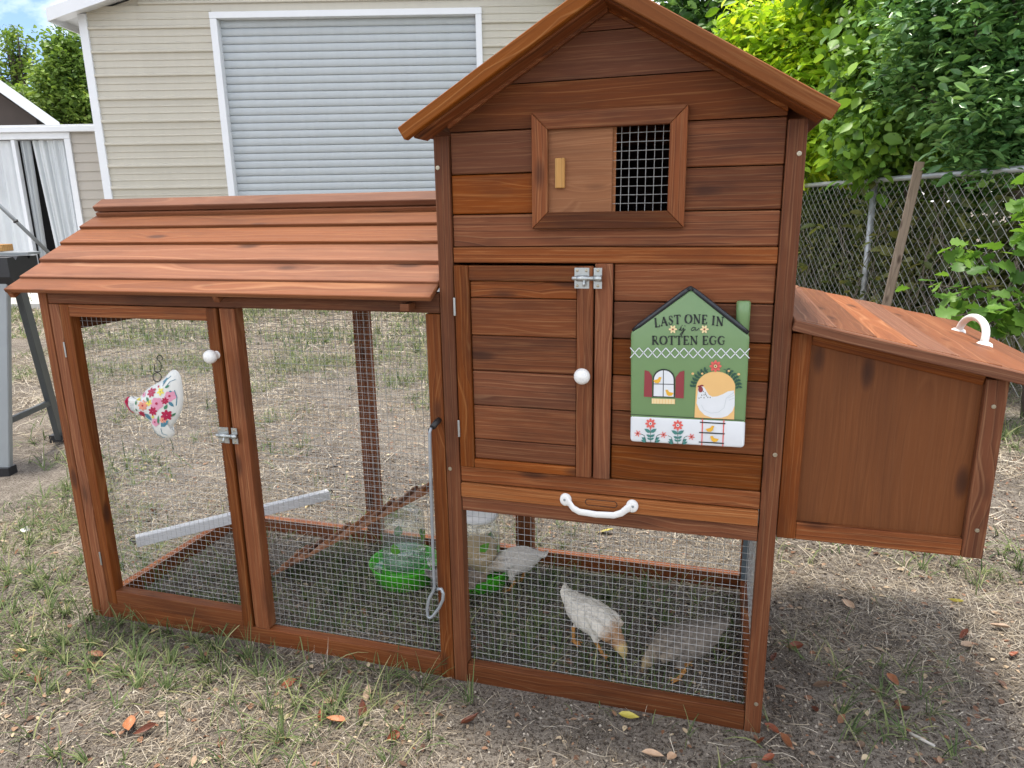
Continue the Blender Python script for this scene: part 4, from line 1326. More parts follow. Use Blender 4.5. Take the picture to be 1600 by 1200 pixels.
mb.tube([(oz(x, y)[0], -0.008, oz(x, y)[1]) for x, y in cb], [0.002, 0.0042, 0.0034, 0.0046, 0.0034, 0.004, 0.003, 0.0042, 0.002], 8)
mb.build('comb', 'magenta', orn, smooth=True)
paint('speckles', [ell(150 + 13 * (k % 5), 690 + 19 * (k // 5), 3, 5, 6) for k in range(25)], 'steelblue', 2)
paint('tail_lines', strokes([[(560, 470), (600, 400), (640, 360)], [(600, 480), (640, 420), (690, 400)], [(690, 520), (715, 600), (710, 700)], [(430, 960), (450, 1030), (490, 1070)], [(540, 970), (545, 1040), (600, 1060)], [(500, 1060), (520, 1090), (560, 1095)]], 7), 'steelblue', 2)
mb = MB()
mb.tube([(oz(440 + 50 * cos(a), 385 + 52 * sin(a))[0], -0.006, oz(440 + 50 * cos(a), 385 + 52 * sin(a))[1]) for a in [2 * pi * k / 20 for k in range(21)]], 0.0013, 8)
ring = mb.build('ring', 'blackmetal', orn, smooth=True)
mb = MB()
mb.tube([(oz(x, y)[0], -0.006 + 0.006 * max(0, (200 - y) / 70), oz(x, y)[1]) for x, y in ((408, 240), (406, 290), (418, 318), (445, 326), (475, 318), (487, 285), (488, 240), (470, 205), (435, 180), (425, 155), (445, 136), (475, 142), (492, 168), (494, 190))], 0.0013, 8)
mb.build('hook', 'blackmetal', orn, smooth=True)

# ================================================================== feeder and waterer inside the run
def clear_mat(name, tint, rough=0.05, alpha=0.25):
    t = NT(name)
    tr = t.n('BsdfTransparent'); tr.inputs[0].default_value = tint + (1,)
    gl = t.n('BsdfGlossy', Roughness=rough)
    df = t.n('BsdfDiffuse'); df.inputs[0].default_value = (0.7, 0.75, 0.74, 1)
    lw = t.n('LayerWeight', Blend=0.5)
    fr_ = t.math('MULTIPLY_ADD', t.math('POWER', lw.outputs['Facing'], 3.0), 0.5, 0.07)
    m1 = t.n('MixShader'); t.set(m1, 0, alpha); t.t.links.new(tr.outputs[0], m1.inputs[1]); t.t.links.new(df.outputs[0], m1.inputs[2])
    m2 = t.n('MixShader'); t.t.links.new(fr_, m2.inputs[0]); t.t.links.new(m1.outputs[0], m2.inputs[1]); t.t.links.new(gl.outputs[0], m2.inputs[2])
    t.t.links.new(m2.outputs[0], t.out.inputs[0])
    return t.m
M['jar'] = clear_mat('clear_plastic', (0.93, 0.96, 0.94), 0.06, 0.11)
M['greenpl'] = plain('green_plastic', (0.075, 0.50, 0.02), 0.28, 0.05, 10)
M['leafprint'] = plain('green_leaf_print', (0.10, 0.30, 0.03), 0.35, 0.1)
M['water'] = clear_mat('water', (0.62, 0.86, 0.66), 0.03, 0.12)
M['feed'] = plain('feed_crumble', (0.50, 0.34, 0.17), 0.9, 0.4, 260, bump=0.6)
def feeder(name, loc, label, content, sc, lid):
    f = empty(name, loc, random.uniform(0, 6), label=label, cat='feeder' if content == 'feed' else 'waterer')
    S = lambda P: [(r * sc, z * sc) for r, z in P]
    mb = MB(); mb.lathe(S([(0.0, 0.004), (0.086, 0.0), (0.092, 0.006), (0.108, 0.060), (0.112, 0.066), (0.110, 0.069), (0.105, 0.066), (0.090, 0.024), (0.074, 0.018), (0.070, 0.05), (0.064, 0.052), (0.0, 0.052)]), 40)
    mb.build('dish', 'greenpl', f, smooth=True)
    mb = MB(); mb.lathe(S([(0.058, 0.050), (0.066, 0.056), (0.069, 0.075), (0.069, 0.118), (0.0665, 0.122), (0.0665, 0.128), (0.069, 0.132), (0.069, 0.195), (0.067, 0.215), (0.060, 0.232), (0.050, 0.240), (0.0, 0.243)]), 40)
    mb.build('jar', 'jar', f, smooth=True)
    mb = MB()
    if content == 'feed':
        mb.lathe(S([(0.0, 0.054), (0.064, 0.056), (0.0665, 0.078), (0.0665, 0.13), (0.05, 0.150), (0.02, 0.162), (0.0, 0.164)]), 30)
        mb.lathe(S([(0.075, 0.020), (0.088, 0.027), (0.095, 0.038), (0.080, 0.044), (0.071, 0.04)]), 30)
        mb.build('feed', 'feed', f, smooth=True)
    else:
        mb.lathe(S([(0.0, 0.054), (0.064, 0.056), (0.0665, 0.078), (0.0665, 0.096), (0.0, 0.096)]), 30)
        mb.build('water', 'water', f, smooth=True)
        mb = MB(); mb.lathe(S([(0.069, 0.036), (0.099, 0.044)]), 40); mb.build('water', 'water', f)
    for k in range(5):
        a0 = k * 1.256 + 0.4
        mb = MB()
        R_ = 0.0698 * sc
        pts = leaf(0, 0, 0.042 * sc, 0.030 * sc, 1.2 + 0.5 * (-1) ** k)
        zc = (0.115 + 0.03 * (k % 2)) * sc
        V = [(R_ * cos(a0 + u / R_), R_ * sin(a0 + u / R_), zc + v) for u, v in [(sum(p[0] for p in pts) / 6, sum(p[1] for p in pts) / 6)] + pts]
        mb.add(V, [(0, 1 + i, 1 + (i + 1) % 6) for i in range(6)])
        mb.build('leaf_print', 'leafprint', f)
    if lid:
        mb = MB(); mb.lathe(S([(0.0600, 0.236), (0.0612, 0.241), (0.066, 0.244), (0.05, 0.2465), (0.0, 0.247)]), 36)
        mb.build('lid', 'whitepl', f, smooth=True)
    return f
feeder('waterer', (-0.352, 0.452, -0.004), 'clear jar waterer on a bright green dish beside the ramp', 'water', 1.08, False)
feeder('feeder', (-0.098, 0.500, -0.004), 'clear feed jar with white lid on a green dish, half behind the post', 'feed', 1.0, True)

# ================================================================== chickens
def chicken(name, label, spine, legs, colour, tail_r=0.010, wing=None, comb=False):
    """spine: (point, half-width, half-height) from tail to beak tip; one continuous body"""
    mb = MB()
    P = [Vector(s[0]) for s in spine]
    n = 16
    # resample with Catmull-Rom for a smooth trunk
    def cr(a, b, c, d, t):
        return 0.5 * ((2 * b) + (c - a) * t + (2 * a - 5 * b + 4 * c - d) * t * t + (3 * b - a - 3 * c + d) * t ** 3)
    pts, ws, hs = [], [], []
    for i in range(len(P) - 1):
        i0, i3 = max(i - 1, 0), min(i + 2, len(P) - 1)
        for k in range(5):
            t = k / 5
            pts.append(cr(P[i0], P[i], P[i + 1], P[i3], t))
            ws.append(cr(spine[i0][1], spine[i][1], spine[i + 1][1], spine[i3][1], t))
            hs.append(cr(spine[i0][2], spine[i][2], spine[i + 1][2], spine[i3][2], t) * 1.08)
    pts.append(P[-1]); ws.append(spine[-1][1]); hs.append(spine[-1][2])
    V, F = [], []
    side = None
    for i, p in enumerate(pts):
        d = (pts[min(i + 1, len(pts) - 1)] - pts[max(i - 1, 0)]).normalized()
        s_ = d.cross(Vector((0, 0, 1)))
        if s_.length < 0.15 and side is not None:
            s_ = side
        s_ = (s_ - d * s_.dot(d)).normalized(); side = s_
        u_ = s_.cross(d)
        for k in range(n):
            a = 2 * pi * k / n
            V.append(p + s_ * cos(a) * max(ws[i], 0.001) + u_ * sin(a) * max(hs[i], 0.001))
    for i in range(len(pts) - 1):
        for k in range(n):
            k2 = (k + 1) % n
            F.append((i * n + k, i * n + k2, (i + 1) * n + k2, (i + 1) * n + k))
    F += [tuple(range(n))[::-1], tuple((len(pts) - 1) * n + k for k in range(n))]
    mb.add(V, F)
    d = (P[2] - P[1]).normalized(); s_ = d.cross(Vector((0, 0, 1))).normalized(); u_ = s_.cross(d)
    wmid = P[len(P) // 2 - 1]
    bw = max(s[1] for s in spine)
    for sg in (1, -1):       # folded wings
        a, b = wmid + s_ * sg * bw * 0.80 + d * 0.035 + u_ * 0.010, wmid + s_ * sg * bw * 0.72 - d * 0.062 + u_ * 0.010
        mb.tube([a, a.lerp(b, 0.3), a.lerp(b, 0.65), b], [0.012, 0.020, 0.016, 0.005], 10)
    for (hip, knee, hock, foot) in legs:
        hip, knee, hock, foot = map(Vector, (hip, knee, hock, foot))
        mb.tube([hip, knee], [0.018, 0.011], 10)
        mb.tube([knee, hock], [0.013, 0.0062], 10)
        mb.tube([hock, foot + Vector((0, 0, 0.005))], [0.0060, 0.0052], 8)
        fd = Vector((d.x, d.y, 0)).normalized()
        for a in (-0.6, 0.0, 0.6, pi):
            L = 0.026 if a != pi else 0.013
            tdir = Matrix.Rotation(a, 3, 'Z') @ fd
            mb.tube([foot + Vector((0, 0, 0.005)), foot + tdir * L * 0.6 + Vector((0, 0, 0.005)), foot + tdir * L + Vector((0, 0, 0.002))], [0.004, 0.0035, 0.0025], 6)
    me = mesh(name, mb.v, mb.f)
    tmp = bpy.data.objects.new('tmp', me); COL.objects.link(tmp)
    md = tmp.modifiers.new('r', 'REMESH'); md.mode = 'VOXEL'; md.voxel_size = 0.0028; md.use_smooth_shade = True
    sm = tmp.modifiers.new('s', 'SMOOTH'); sm.iterations = 4; sm.factor = 0.5
    bpy.context.view_layer.update()
    dg = bpy.context.evaluated_depsgraph_get()
    me2 = bpy.data.meshes.new_from_object(tmp.evaluated_get(dg))
    bpy.data.objects.remove(tmp)
    co = np.empty(len(me2.vertices) * 3, np.float32); me2.vertices.foreach_get('co', co); co = co.reshape(-1, 3)
    # where along the body each point lies (0 tail .. 1 beak), and whether it is leg
    PP = np.array([list(p) for p in pts]); L_ = np.linspace(0, 1, len(pts))
    d2 = ((co[:, None, :] - PP[None]) ** 2).sum(-1); near = d2.argmin(1)
    along = L_[near]
    W = np.array(hs)[near]
    leg = ((co[:, 2] < 0.043) & (np.sqrt(d2.min(1)) > W * 1.12)).astype(np.float32)
    # feather relief
    nrm = np.empty(len(me2.vertices) * 3, np.float32); me2.vertices.foreach_get('normal', nrm); nrm = nrm.reshape(-1, 3)
    bumps = (fbm(co[:, 0] * 110 + co[:, 2] * 70, co[:, 1] * 110 + co[:, 2] * 80, 3) - 0.5) * 0.006 * (1 - leg) * np.clip((1 - along) * 3, 0.1, 1)
    co2 = co + nrm * bumps[:, None]
    # sit on the ground
    me2.vertices.foreach_set('co', co2.astype(np.float32).ravel())
    for an, av in (('along', along), ('leg', leg)):
        a = me2.attributes.new(an, 'FLOAT', 'POINT'); a.data.foreach_set('value', np.asarray(av, np.float32))
    me2.polygons.foreach_set('use_smooth', [True] * len(me2.polygons))
    me2.materials.clear(); me2.materials.append(colour)
    o = link(name, me2)
    # tail feathers: overlapping blades
    mbt = MB()
    tdir = (P[0] - P[1]).normalized(); ts = tdir.cross(Vector((0, 0, 1))).normalized(); tu = ts.cross(tdir)
    for k in range(9):
        a = (k - 4) / 4
        dr = (tdir + ts * a * 0.34 + tu * (0.12 - 0.2 * abs(a))).normalized()
        b0 = P[1] + (P[0] - P[1]) * 0.25 + ts * a * 0.008 + tu * 0.004
        L = (P[0] - P[1]).length * 0.85 + 0.008 - 0.006 * abs(a)
        w = 0.0085
        cr_ = (ts * cos(a) + tu * sin(-a) * 0.4).normalized()
        q = []
        for t, wf_ in ((0, 0.5), (0.45, 1.0), (0.85, 0.9), (1.0, 0.25)):
            c = b0 + dr * L * t + tu * (0.006 * t * t)
            q += [c + cr_ * w * wf_, c + tu * 0.0014, c - cr_ * w * wf_]
        mbt.add(q, [(i * 3 + j, i * 3 + j + 1, i * 3 + j + 4, i * 3 + j + 3) for i in range(3) for j in range(2)])
    tl = mbt.build('tail_feathers', colour, o)
    me3 = tl.data
    for an in ('along', 'leg'):
        a = me3.attributes.new(an, 'FLOAT', 'POINT'); a.data.foreach_set('value', np.zeros(len(me3.vertices), np.float32))
    # eyes on both sides of the head
    hd = P[-2]; hdir = (P[-1] - P[-2]).normalized(); hs_ = hdir.cross(Vector((0, 0, 1))).normalized()
    for sg in (1, -1):
        mb = MB(); mb.lathe([(0.0, 0.0022), (0.0018, 0.0012), (0.0022, 0.0), (0.0018, -0.0012), (0.0, -0.0022)], 8)
        mb.build('eye', 'blackmetal', o, hd + hs_ * sg * (spine[-2][1] * 0.97) + Vector((0, 0, 0.003)), (0, 0, 0), True)
    return tag(o, label, 'chicken', 'chickens in the run')

def hen_mat(name, body, shoulder, neck, head, beak=(0.50, 0.22, 0.05), speckle=None):
    t = NT(name)
    al = t.n('Attribute', attribute_name='along').outputs['Fac']
    lg = t.n('Attribute', attribute_name='leg').outputs['Fac']
    tc = t.n('TexCoord').outputs['Object']
    nz = t.noise(tc, 90, 4); nl = t.noise(tc, 30, 4)
    ff = t.math('ADD', al, t.math('MULTIPLY_ADD', nl, 0.16, -0.08))
    c = t.ramp(ff, [(0.0, body), (0.46, body), (0.56, shoulder), (0.68, shoulder), (0.74, neck), (0.90, head), (0.955, head), (0.965, beak), (1.0, beak)])
    c = t.mix(t.math('MULTIPLY', t.ramp(nz, [(0.35, 1.0), (0.6, 0.0)]), 0.55 if speckle else 0.22), c, speckle or tuple(x * 0.6 for x in body))
    c = t.mix(lg, c, (0.55, 0.26, 0.08))
    t.bsdf(Base_Color=c, Roughness=0.85, Specular_IOR_Level=0.2)
    t.bump(t.math('ADD', nz, nl), 0.5, 0.003)
    return t.m
Mw = hen_mat('white_tan_feathers', (0.72, 0.67, 0.58), (0.36, 0.20, 0.10), (0.58, 0.40, 0.15), (0.60, 0.46, 0.18))
Mg = hen_mat('grey_feathers', (0.215, 0.185, 0.155), (0.25, 0.205, 0.155), (0.36, 0.27, 0.15), (0.40, 0.30, 0.16), speckle=(0.055, 0.047, 0.042))
Mp = hen_mat('pale_feathers', (0.60, 0.56, 0.50), (0.52, 0.44, 0.34), (0.46, 0.36, 0.22), (0.48, 0.38, 0.22))
Mb = hen_mat('grey_brown_feathers', (0.24, 0.215, 0.19), (0.25, 0.20, 0.15), (0.30, 0.22, 0.14), (0.32, 0.24, 0.15), speckle=(0.09, 0.08, 0.07))
G0 = -0.006
chicken('chicken', 'white chicken with tan shoulders pecking at the ground', [
    ((0.244, 0.252, 0.158), 0.019, 0.007), ((0.264, 0.247, 0.136), 0.028, 0.020), ((0.298, 0.237, 0.110), 0.043, 0.040), ((0.336, 0.224, 0.096), 0.046, 0.045), ((0.372, 0.210, 0.084), 0.038, 0.039),
    ((0.398, 0.196, 0.070), 0.027, 0.028), ((0.415, 0.184, 0.055), 0.020, 0.021), ((0.426, 0.177, 0.040), 0.0165, 0.018), ((0.433, 0.172, 0.022), 0.0065, 0.0065), ((0.434, 0.169, 0.010), 0.0015, 0.0015)],
    [((0.305, 0.255, 0.085), (0.300, 0.262, 0.058), (0.275, 0.250, 0.040), (0.280, 0.236, G0)), ((0.340, 0.195, 0.080), (0.352, 0.190, 0.052), (0.352, 0.195, 0.036), (0.372, 0.196, G0))], Mw)
chicken('chicken', 'grey-brown chicken bending down at the right end of the run', [
    ((0.700, 0.205, 0.152), 0.018, 0.008), ((0.672, 0.200, 0.138), 0.030, 0.022), ((0.636, 0.190, 0.112), 0.044, 0.040), ((0.598, 0.178, 0.092), 0.050, 0.046), ((0.558, 0.166, 0.080), 0.042, 0.041),
    ((0.526, 0.154, 0.070), 0.026, 0.026), ((0.508, 0.146, 0.052), 0.018, 0.019), ((0.498, 0.140, 0.036), 0.0145, 0.0155), ((0.490, 0.135, 0.020), 0.006, 0.006), ((0.486, 0.132, 0.008), 0.0015, 0.0015)],
    [((0.610, 0.215, 0.080), (0.604, 0.222, 0.052), (0.622, 0.215, 0.034), (0.604, 0.212, G0)), ((0.590, 0.140, 0.080), (0.580, 0.135, 0.050), (0.598, 0.138, 0.034), (0.580, 0.140, G0))], Mg)
chicken('chicken', 'pale chicken with its head down at the feed jar', [
    ((0.128, 0.525, 0.112), 0.012, 0.006), ((0.104, 0.520, 0.110), 0.022, 0.014), ((0.068, 0.512, 0.100), 0.042, 0.036), ((0.028, 0.502, 0.090), 0.046, 0.042), ((-0.006, 0.492, 0.082), 0.036, 0.036),
    ((-0.032, 0.478, 0.078), 0.020, 0.022), ((-0.050, 0.464, 0.072), 0.0155, 0.017), ((-0.062, 0.452, 0.062), 0.0135, 0.0145), ((-0.070, 0.443, 0.048), 0.006, 0.006), ((-0.074, 0.438, 0.038), 0.0015, 0.0015)],
    [((0.040, 0.53, 0.075), (0.034, 0.536, 0.05), (0.05, 0.53, 0.034), (0.036, 0.53, G0)), ((0.030, 0.466, 0.075), (0.022, 0.46, 0.05), (0.036, 0.464, 0.034), (0.016, 0.466, G0))], Mp)
chicken('chicken', 'grey-brown chicken mostly hidden behind the middle post, beak at the feed dish', [
    ((-0.212, 0.322, 0.105), 0.012, 0.006), ((-0.190, 0.328, 0.100), 0.022, 0.015), ((-0.160, 0.336, 0.090), 0.040, 0.036), ((-0.126, 0.345, 0.084), 0.043, 0.041), ((-0.096, 0.353, 0.082), 0.034, 0.034),
    ((-0.072, 0.360, 0.086), 0.020, 0.022), ((-0.056, 0.368, 0.088), 0.0155, 0.017), ((-0.046, 0.376, 0.082), 0.0135, 0.0145), ((-0.041, 0.384, 0.070), 0.006, 0.006), ((-0.038, 0.390, 0.062), 0.0015, 0.0015)],
    [((-0.140, 0.370, 0.075), (-0.134, 0.376, 0.05), (-0.150, 0.37, 0.034), (-0.136, 0.372, G0)), ((-0.130, 0.312, 0.075), (-0.122, 0.306, 0.05), (-0.138, 0.31, 0.034), (-0.120, 0.312, G0))], Mb)

# ================================================================== folding sawhorse at the left edge
M['alu'] = plain('grey_painted_steel', (0.26, 0.28, 0.29), 0.4, 0.08, 12, metallic=0.3)
M['darksteel'] = plain('dark_grey_steel', (0.075, 0.085, 0.09), 0.45, 0.12, 12, metallic=0.2)
M['blackpl'] = plain('black_plastic', (0.015, 0.016, 0.02), 0.4, 0.15, 20)
saw = empty('sawhorse', (-2.70, 1.1, 0), label='grey metal folding sawhorse with black top beside the run', cat='sawhorse')
S0 = Vector((-2.70, 1.1, 0))
sv = lambda *p: Vector(p) - S0
beam('leg', saw, sv(-2.690, 0.875, 0.03), sv(-2.665, 1.02, 0.93), 0.075, 0.030, (0.25, -0.9, 0.1), 'alu', 0.004)
beam('leg', saw, sv(-2.880, 1.36, 0.03), sv(-2.700, 1.13, 0.93), 0.070, 0.030, (0.9, 0.4, 0.1), 'darksteel', 0.004)
beam('leg', saw, sv(-3.72, 0.62, 0.03), sv(-3.62, 0.78, 0.93), 0.075, 0.030, (0.25, -0.9, 0.1), 'alu', 0.004)
beam('leg', saw, sv(-3.86, 1.14, 0.03), sv(-3.66, 0.90, 0.93), 0.070, 0.030, (0.9, 0.4, 0.1), 'darksteel', 0.004)
for p in ((-2.690, 0.873), (-2.881, 1.362), (-3.722, 0.618), (-3.861, 1.142)):
    mb = MB(); mb.box(-0.045, 0.045, -0.03, 0.03, -0.01, 0.045); mb.build('foot', 'blackpl', saw, sv(p[0], p[1], 0), (0, 0, 0.3))
beam('brace', saw, sv(-2.675, 0.93, 0.26), sv(-2.84, 1.32, 0.25), 0.02, 0.03, (0, 0, 1), 'darksteel', 0.002)
# notched black top running off to the left
d_ = (Vector((-3.64, 0.84, 0)) - Vector((-2.685, 1.075, 0))).normalized(); q_ = Vector((-d_.y, d_.x, 0))
a_ = Vector((-2.60, 1.095, 0)) - Vector((S0.x, S0.y, 0))
mb = MB()
prof = [(-0.10, 0.0), (-0.10, 0.09), (-0.06, 0.092), (-0.045, 0.075), (-0.03, 0.092), (0.03, 0.092), (0.045, 0.075), (0.06, 0.092), (0.10, 0.09), (0.10, 0.0), (0.06, -0.05), (-0.06, -0.05)]
nn = len(prof)
V = [a_ + d_ * L + q_ * u + Vector((0, 0, 0.955 + v)) for L in (0.0, 1.15) for u, v in prof]
mb.add(V, [tuple(range(nn)), tuple(range(nn, 2 * nn))[::-1]] + [(i, nn + i, nn + (i + 1) % nn, (i + 1) % nn) for i in range(nn)])
mb.build('top', 'blackpl', saw)
mb = MB()
e_ = a_ + Vector((-0.02, 0.02, 1.05)) 
beam('clamp_bar', saw, a_ + d_ * -0.02 + q_ * -0.06 + Vector((0, 0, 1.058)), a_ + d_ * 1.1 + q_ * -0.06 + Vector((0, 0, 1.058)), 0.09, 0.014, (0, 0, 1), 'alu', 0.002)
wbrd = beam('wood_offcut', None, (-2.76, 1.16, 1.084), (-3.6, 0.95, 1.084), 0.075, 0.034, (0, 0, 1), 'pine', 0.002)
tag(wbrd, 'pale pine board lying on the sawhorse', 'board')
rod = empty('prop_rod', (-2.62, 1.24, 1.05), label='thin grey metal rod slanting up behind the sawhorse top', cat='rod')
mb = MB(); mb.tube([(0.02, 0.005, 0.0), (-0.20, -0.205, 0.42)], 0.009, 10); mb.build('tube', 'alu', rod, smooth=True)
mb = MB(); mb.tube([(-0.062, -0.07, 0.155), (-0.050, -0.08, 0.165), (-0.046, -0.10, 0.155)], 0.005, 8); mb.build('pin', 'blackmetal', rod, smooth=True)

# ================================================================== trees and shrubs
def foliage_mat(name, dark, mid, light, trans=0.35, rough=0.45):
    t = NT(name)
    ti = t.n('Attribute', attribute_name='tint').outputs['Fac']
    c = t.ramp(ti, [(0.0, dark), (0.5, mid), (1.0, light)])
    b = t.n('BsdfPrincipled', Roughness=rough); t.set(b, 'Base Color', c)
    b.inputs['Specular IOR Level'].default_value = 0.4
    tr = t.n('BsdfTranslucent')
    t.set(tr, 'Color', t.mix(0.6, c, t.mix(1.0, c, (1.6, 1.5, 0.5), 'MULTIPLY')))
    mx = t.n('MixShader'); mx.inputs[0].default_value = trans
    t.t.links.new(b.outputs[0], mx.inputs[1]); t.t.links.new(tr.outputs[0], mx.inputs[2])
    t.t.links.new(mx.outputs[0], t.out.inputs[0])
    return t.m
M['f_dark'] = foliage_mat('dark_foliage', (0.025, 0.069, 0.017), (0.076, 0.168, 0.037), (0.161, 0.295, 0.059))
M['f_vine'] = foliage_mat('vine_foliage', (0.051, 0.113, 0.020), (0.134, 0.270, 0.041), (0.304, 0.491, 0.068))
M['f_bright'] = foliage_mat('sunlit_yellow_foliage', (0.131, 0.251, 0.019), (0.352, 0.555, 0.033), (0.668, 0.750, 0.061), 0.45)  # yellow-green leaves, colour raised to carry the sunlight on them
M['f_gloss'] = foliage_mat('glossy_foliage', (0.040, 0.109, 0.033), (0.108, 0.238, 0.075), (0.255, 0.441, 0.141), 0.22, 0.24)
M['f_oak'] = foliage_mat('oak_foliage', (0.052, 0.128, 0.026), (0.113, 0.240, 0.039), (0.223, 0.391, 0.065), 0.4)
M['f_far'] = foliage_mat('far_foliage', (0.067, 0.127, 0.027), (0.166, 0.276, 0.055), (0.312, 0.425, 0.091))
M['f_under'] = foliage_mat('undergrowth', (0.047, 0.066, 0.021), (0.111, 0.140, 0.043), (0.242, 0.242, 0.085))
M['bark'] = plain('bark', (0.085, 0.065, 0.05), 0.9, 0.4, 14, bump=0.6)
M['vine_stem'] = plain('dry_vine', (0.20, 0.17, 0.13), 0.9, 0.3, 30)

LT = {  # leaf outlines: (along, across, lift), faces
    'plain': ([(0, 0, 0), (0.20, 0.36, 0.05), (0.52, 0.50, 0.06), (0.82, 0.26, 0.0), (1.0, 0, -0.10), (0.82, -0.26, 0.0), (0.52, -0.50, 0.06), (0.20, -0.36, 0.05), (0.5, 0, -0.02)], [(8, i, (i + 1) % 8) for i in range(8)]),
    'oak': ([(0, 0, 0), (0.22, 0.12, .02), (0.40, 0.30, .05), (0.50, 0.20, .03), (0.68, 0.46, .06), (0.78, 0.30, .03), (0.94, 0.34, -.02), (1.0, 0.10, -.05), (1.04, 0, -.06),
             (1.0, -0.10, -.05), (0.94, -0.34, -.02), (0.78, -0.30, .03), (0.68, -0.46, .06), (0.50, -0.20, .03), (0.40, -0.30, .05), (0.22, -0.12, .02), (0.55, 0, -0.02)],
            [(16, i, i + 1) for i in range(0, 15)] + [(16, 15, 0)]),
}
def leaf_mesh(name, C, size, tint, mat, shape='plain', aspect=0.55, droop=0.35, up=0.7):
    T, TF = LT[shape]
    T = np.array(T); TF = np.array(TF)
    n = len(C)
    az = rng.random(n) * 2 * pi
    ax = np.stack([np.cos(az), np.sin(az), rng.normal(-droop, 0.35, n)], -1); ax /= np.linalg.norm(ax, axis=1)[:, None]
    nr = np.stack([rng.normal(0, 0.55, n), rng.normal(0, 0.55, n), np.full(n, up)], -1)
    nr -= ax * (nr * ax).sum(1)[:, None]; nr /= np.linalg.norm(nr, axis=1)[:, None]
    sd_ = np.cross(nr, ax)
    V = C[:, None, :] + size[:, None, None] * (T[None, :, 0:1] * ax[:, None, :] + T[None, :, 1:2] * aspect * sd_[:, None, :] + T[None, :, 2:3] * nr[:, None, :])
    F = TF[None] + (np.arange(n) * len(T))[:, None, None]
    return fast_mesh(name, V.reshape(-1, 3), F.reshape(-1, 3), mat, {'tint': np.repeat(np.clip(tint, 0, 1), len(T))})

def crown_points(lobes, per, spread, shell=0.55):
    """lobes: (centre, radii, clusters) -> leaf positions, tint, cluster centres"""
    pts, tint, cc = [], [], []
    for c, r, k in lobes:
        d = rng.normal(size=(k, 3)); d /= np.linalg.norm(d, axis=1)[:, None]
        rad = shell + (1 - shell) * rng.random(k) ** 0.6
        cl = np.array(c) + d * np.array(r) * rad[:, None] * rng.uniform(0.85, 1.1, (k, 1))
        cc.append(cl)
        t0 = rng.normal(0.48, 0.22, k)
        m_ = rng.poisson(per, k)
        idx = np.repeat(np.arange(k), m_)
        p = cl[idx] + rng.normal(size=(len(idx), 3)) * spread * np.array((1, 1, 0.75))
        pts.append(p); tint.append(t0[idx] + rng.normal(0, 0.16, len(idx)))
    return np.concatenate(pts), np.concatenate(tint), np.concatenate(cc)

def tree(name, label, base, lobes, per, spread, leafsize, mat, trunk_r=0.09, group=None, cat='tree', aspect=0.55, limbs=14, shape='plain', droop=0.35, shell=0.55, zmin=0.05):
    root = empty(name, base, label=label, cat=cat, group=group)
    B = np.array(base)
    P_, T_, CC = crown_points(lobes, per, spread, shell)
    k = P_[:, 2] > zmin
    P_, T_ = P_[k], T_[k]
    me = leaf_mesh('crown', P_ - B, leafsize * rng.lognormal(-0.12, 0.38, len(P_)).clip(0.35, 1.7), T_, mat, shape, aspect, droop)
    link('crown', me, None, root)
    mb = MB()
    top = Vector(np.mean([l[0] for l in lobes], axis=0) - B)
    tr = [Vector((0, 0, -0.05)), top * 0.35 + Vector((random.uniform(-.08, .08), random.uniform(-.08, .08), 0.02)), top * 0.7 + Vector((random.uniform(-.1, .1), random.uniform(-.1, .1), 0)), top]
    mb.tube(tr, [trunk_r, trunk_r * 0.75, trunk_r * 0.5, trunk_r * 0.25], 9)
    sel = rng.choice(len(CC), min(limbs, len(CC)), replace=False)
    for s_ in sel:
        e = Vector(CC[s_] - B)
        t_ = random.uniform(0.35, 0.95)
        st = tr[1].lerp(tr[3], t_) if t_ > 0.3 else tr[1]
        md = st.lerp(e, 0.5) + Vector((random.uniform(-.1, .1), random.uniform(-.1, .1), random.uniform(0, .12)))
        mb.tube([st, md, e], [trunk_r * 0.32, trunk_r * 0.2, trunk_r * 0.06], 6)
    mb.build('trunk', 'bark', root, smooth=True)
    return root

R3 = lambda a, b=None, c=None: (a, b or a, c or a)
# far trees seen over the annex
tree('leafy_tree', 'round leafy green tree rising between annex and garage', (-13.26, 11.41, 0), [((-13.06, 11.62, 4.65), (0.38, 0.4, 0.5), 26), ((-13.22, 11.45, 4.12), (0.45, 0.5, 0.4), 26), ((-12.98, 11.71, 3.95), (0.45, 0.5, 0.7), 36), ((-13.3, 11.36, 3.53), (0.6, 0.5, 0.4), 34), ((-13.44, 11.94, 3.34), (0.8, 0.6, 0.5), 40)], 90, 0.15, 0.10, 'f_far', 0.12, limbs=30)
tree('sparse_tree', 'thin open-branched tree at the far left against the sky', (-17.79, 13.82, 0), [((-17.6, 14.05, 5.79), (0.55, 0.5, 0.35), 14), ((-17.4, 14.28, 5.41), (0.45, 0.4, 0.3), 12), ((-17.72, 13.92, 5.18), (0.5, 0.5, 0.4), 14), ((-17.33, 14.37, 5.04), (0.35, 0.4, 0.2), 7), ((-17.63, 14.02, 4.8), (0.5, 0.4, 0.25), 12)], 34, 0.12, 0.10, 'f_far', 0.10, limbs=60, shell=0.3)
tree('leafy_tree', 'yellow-green tree low behind the brown gable', (-15.37, 12.05, 0), [((-15.28, 12.15, 3.8), (0.8, 0.6, 0.32), 50), ((-15.07, 12.39, 3.68), (0.7, 0.6, 0.36), 40), ((-15.53, 11.85, 3.64), (0.8, 0.6, 0.4), 40)], 80, 0.16, 0.10, 'f_far', 0.12)
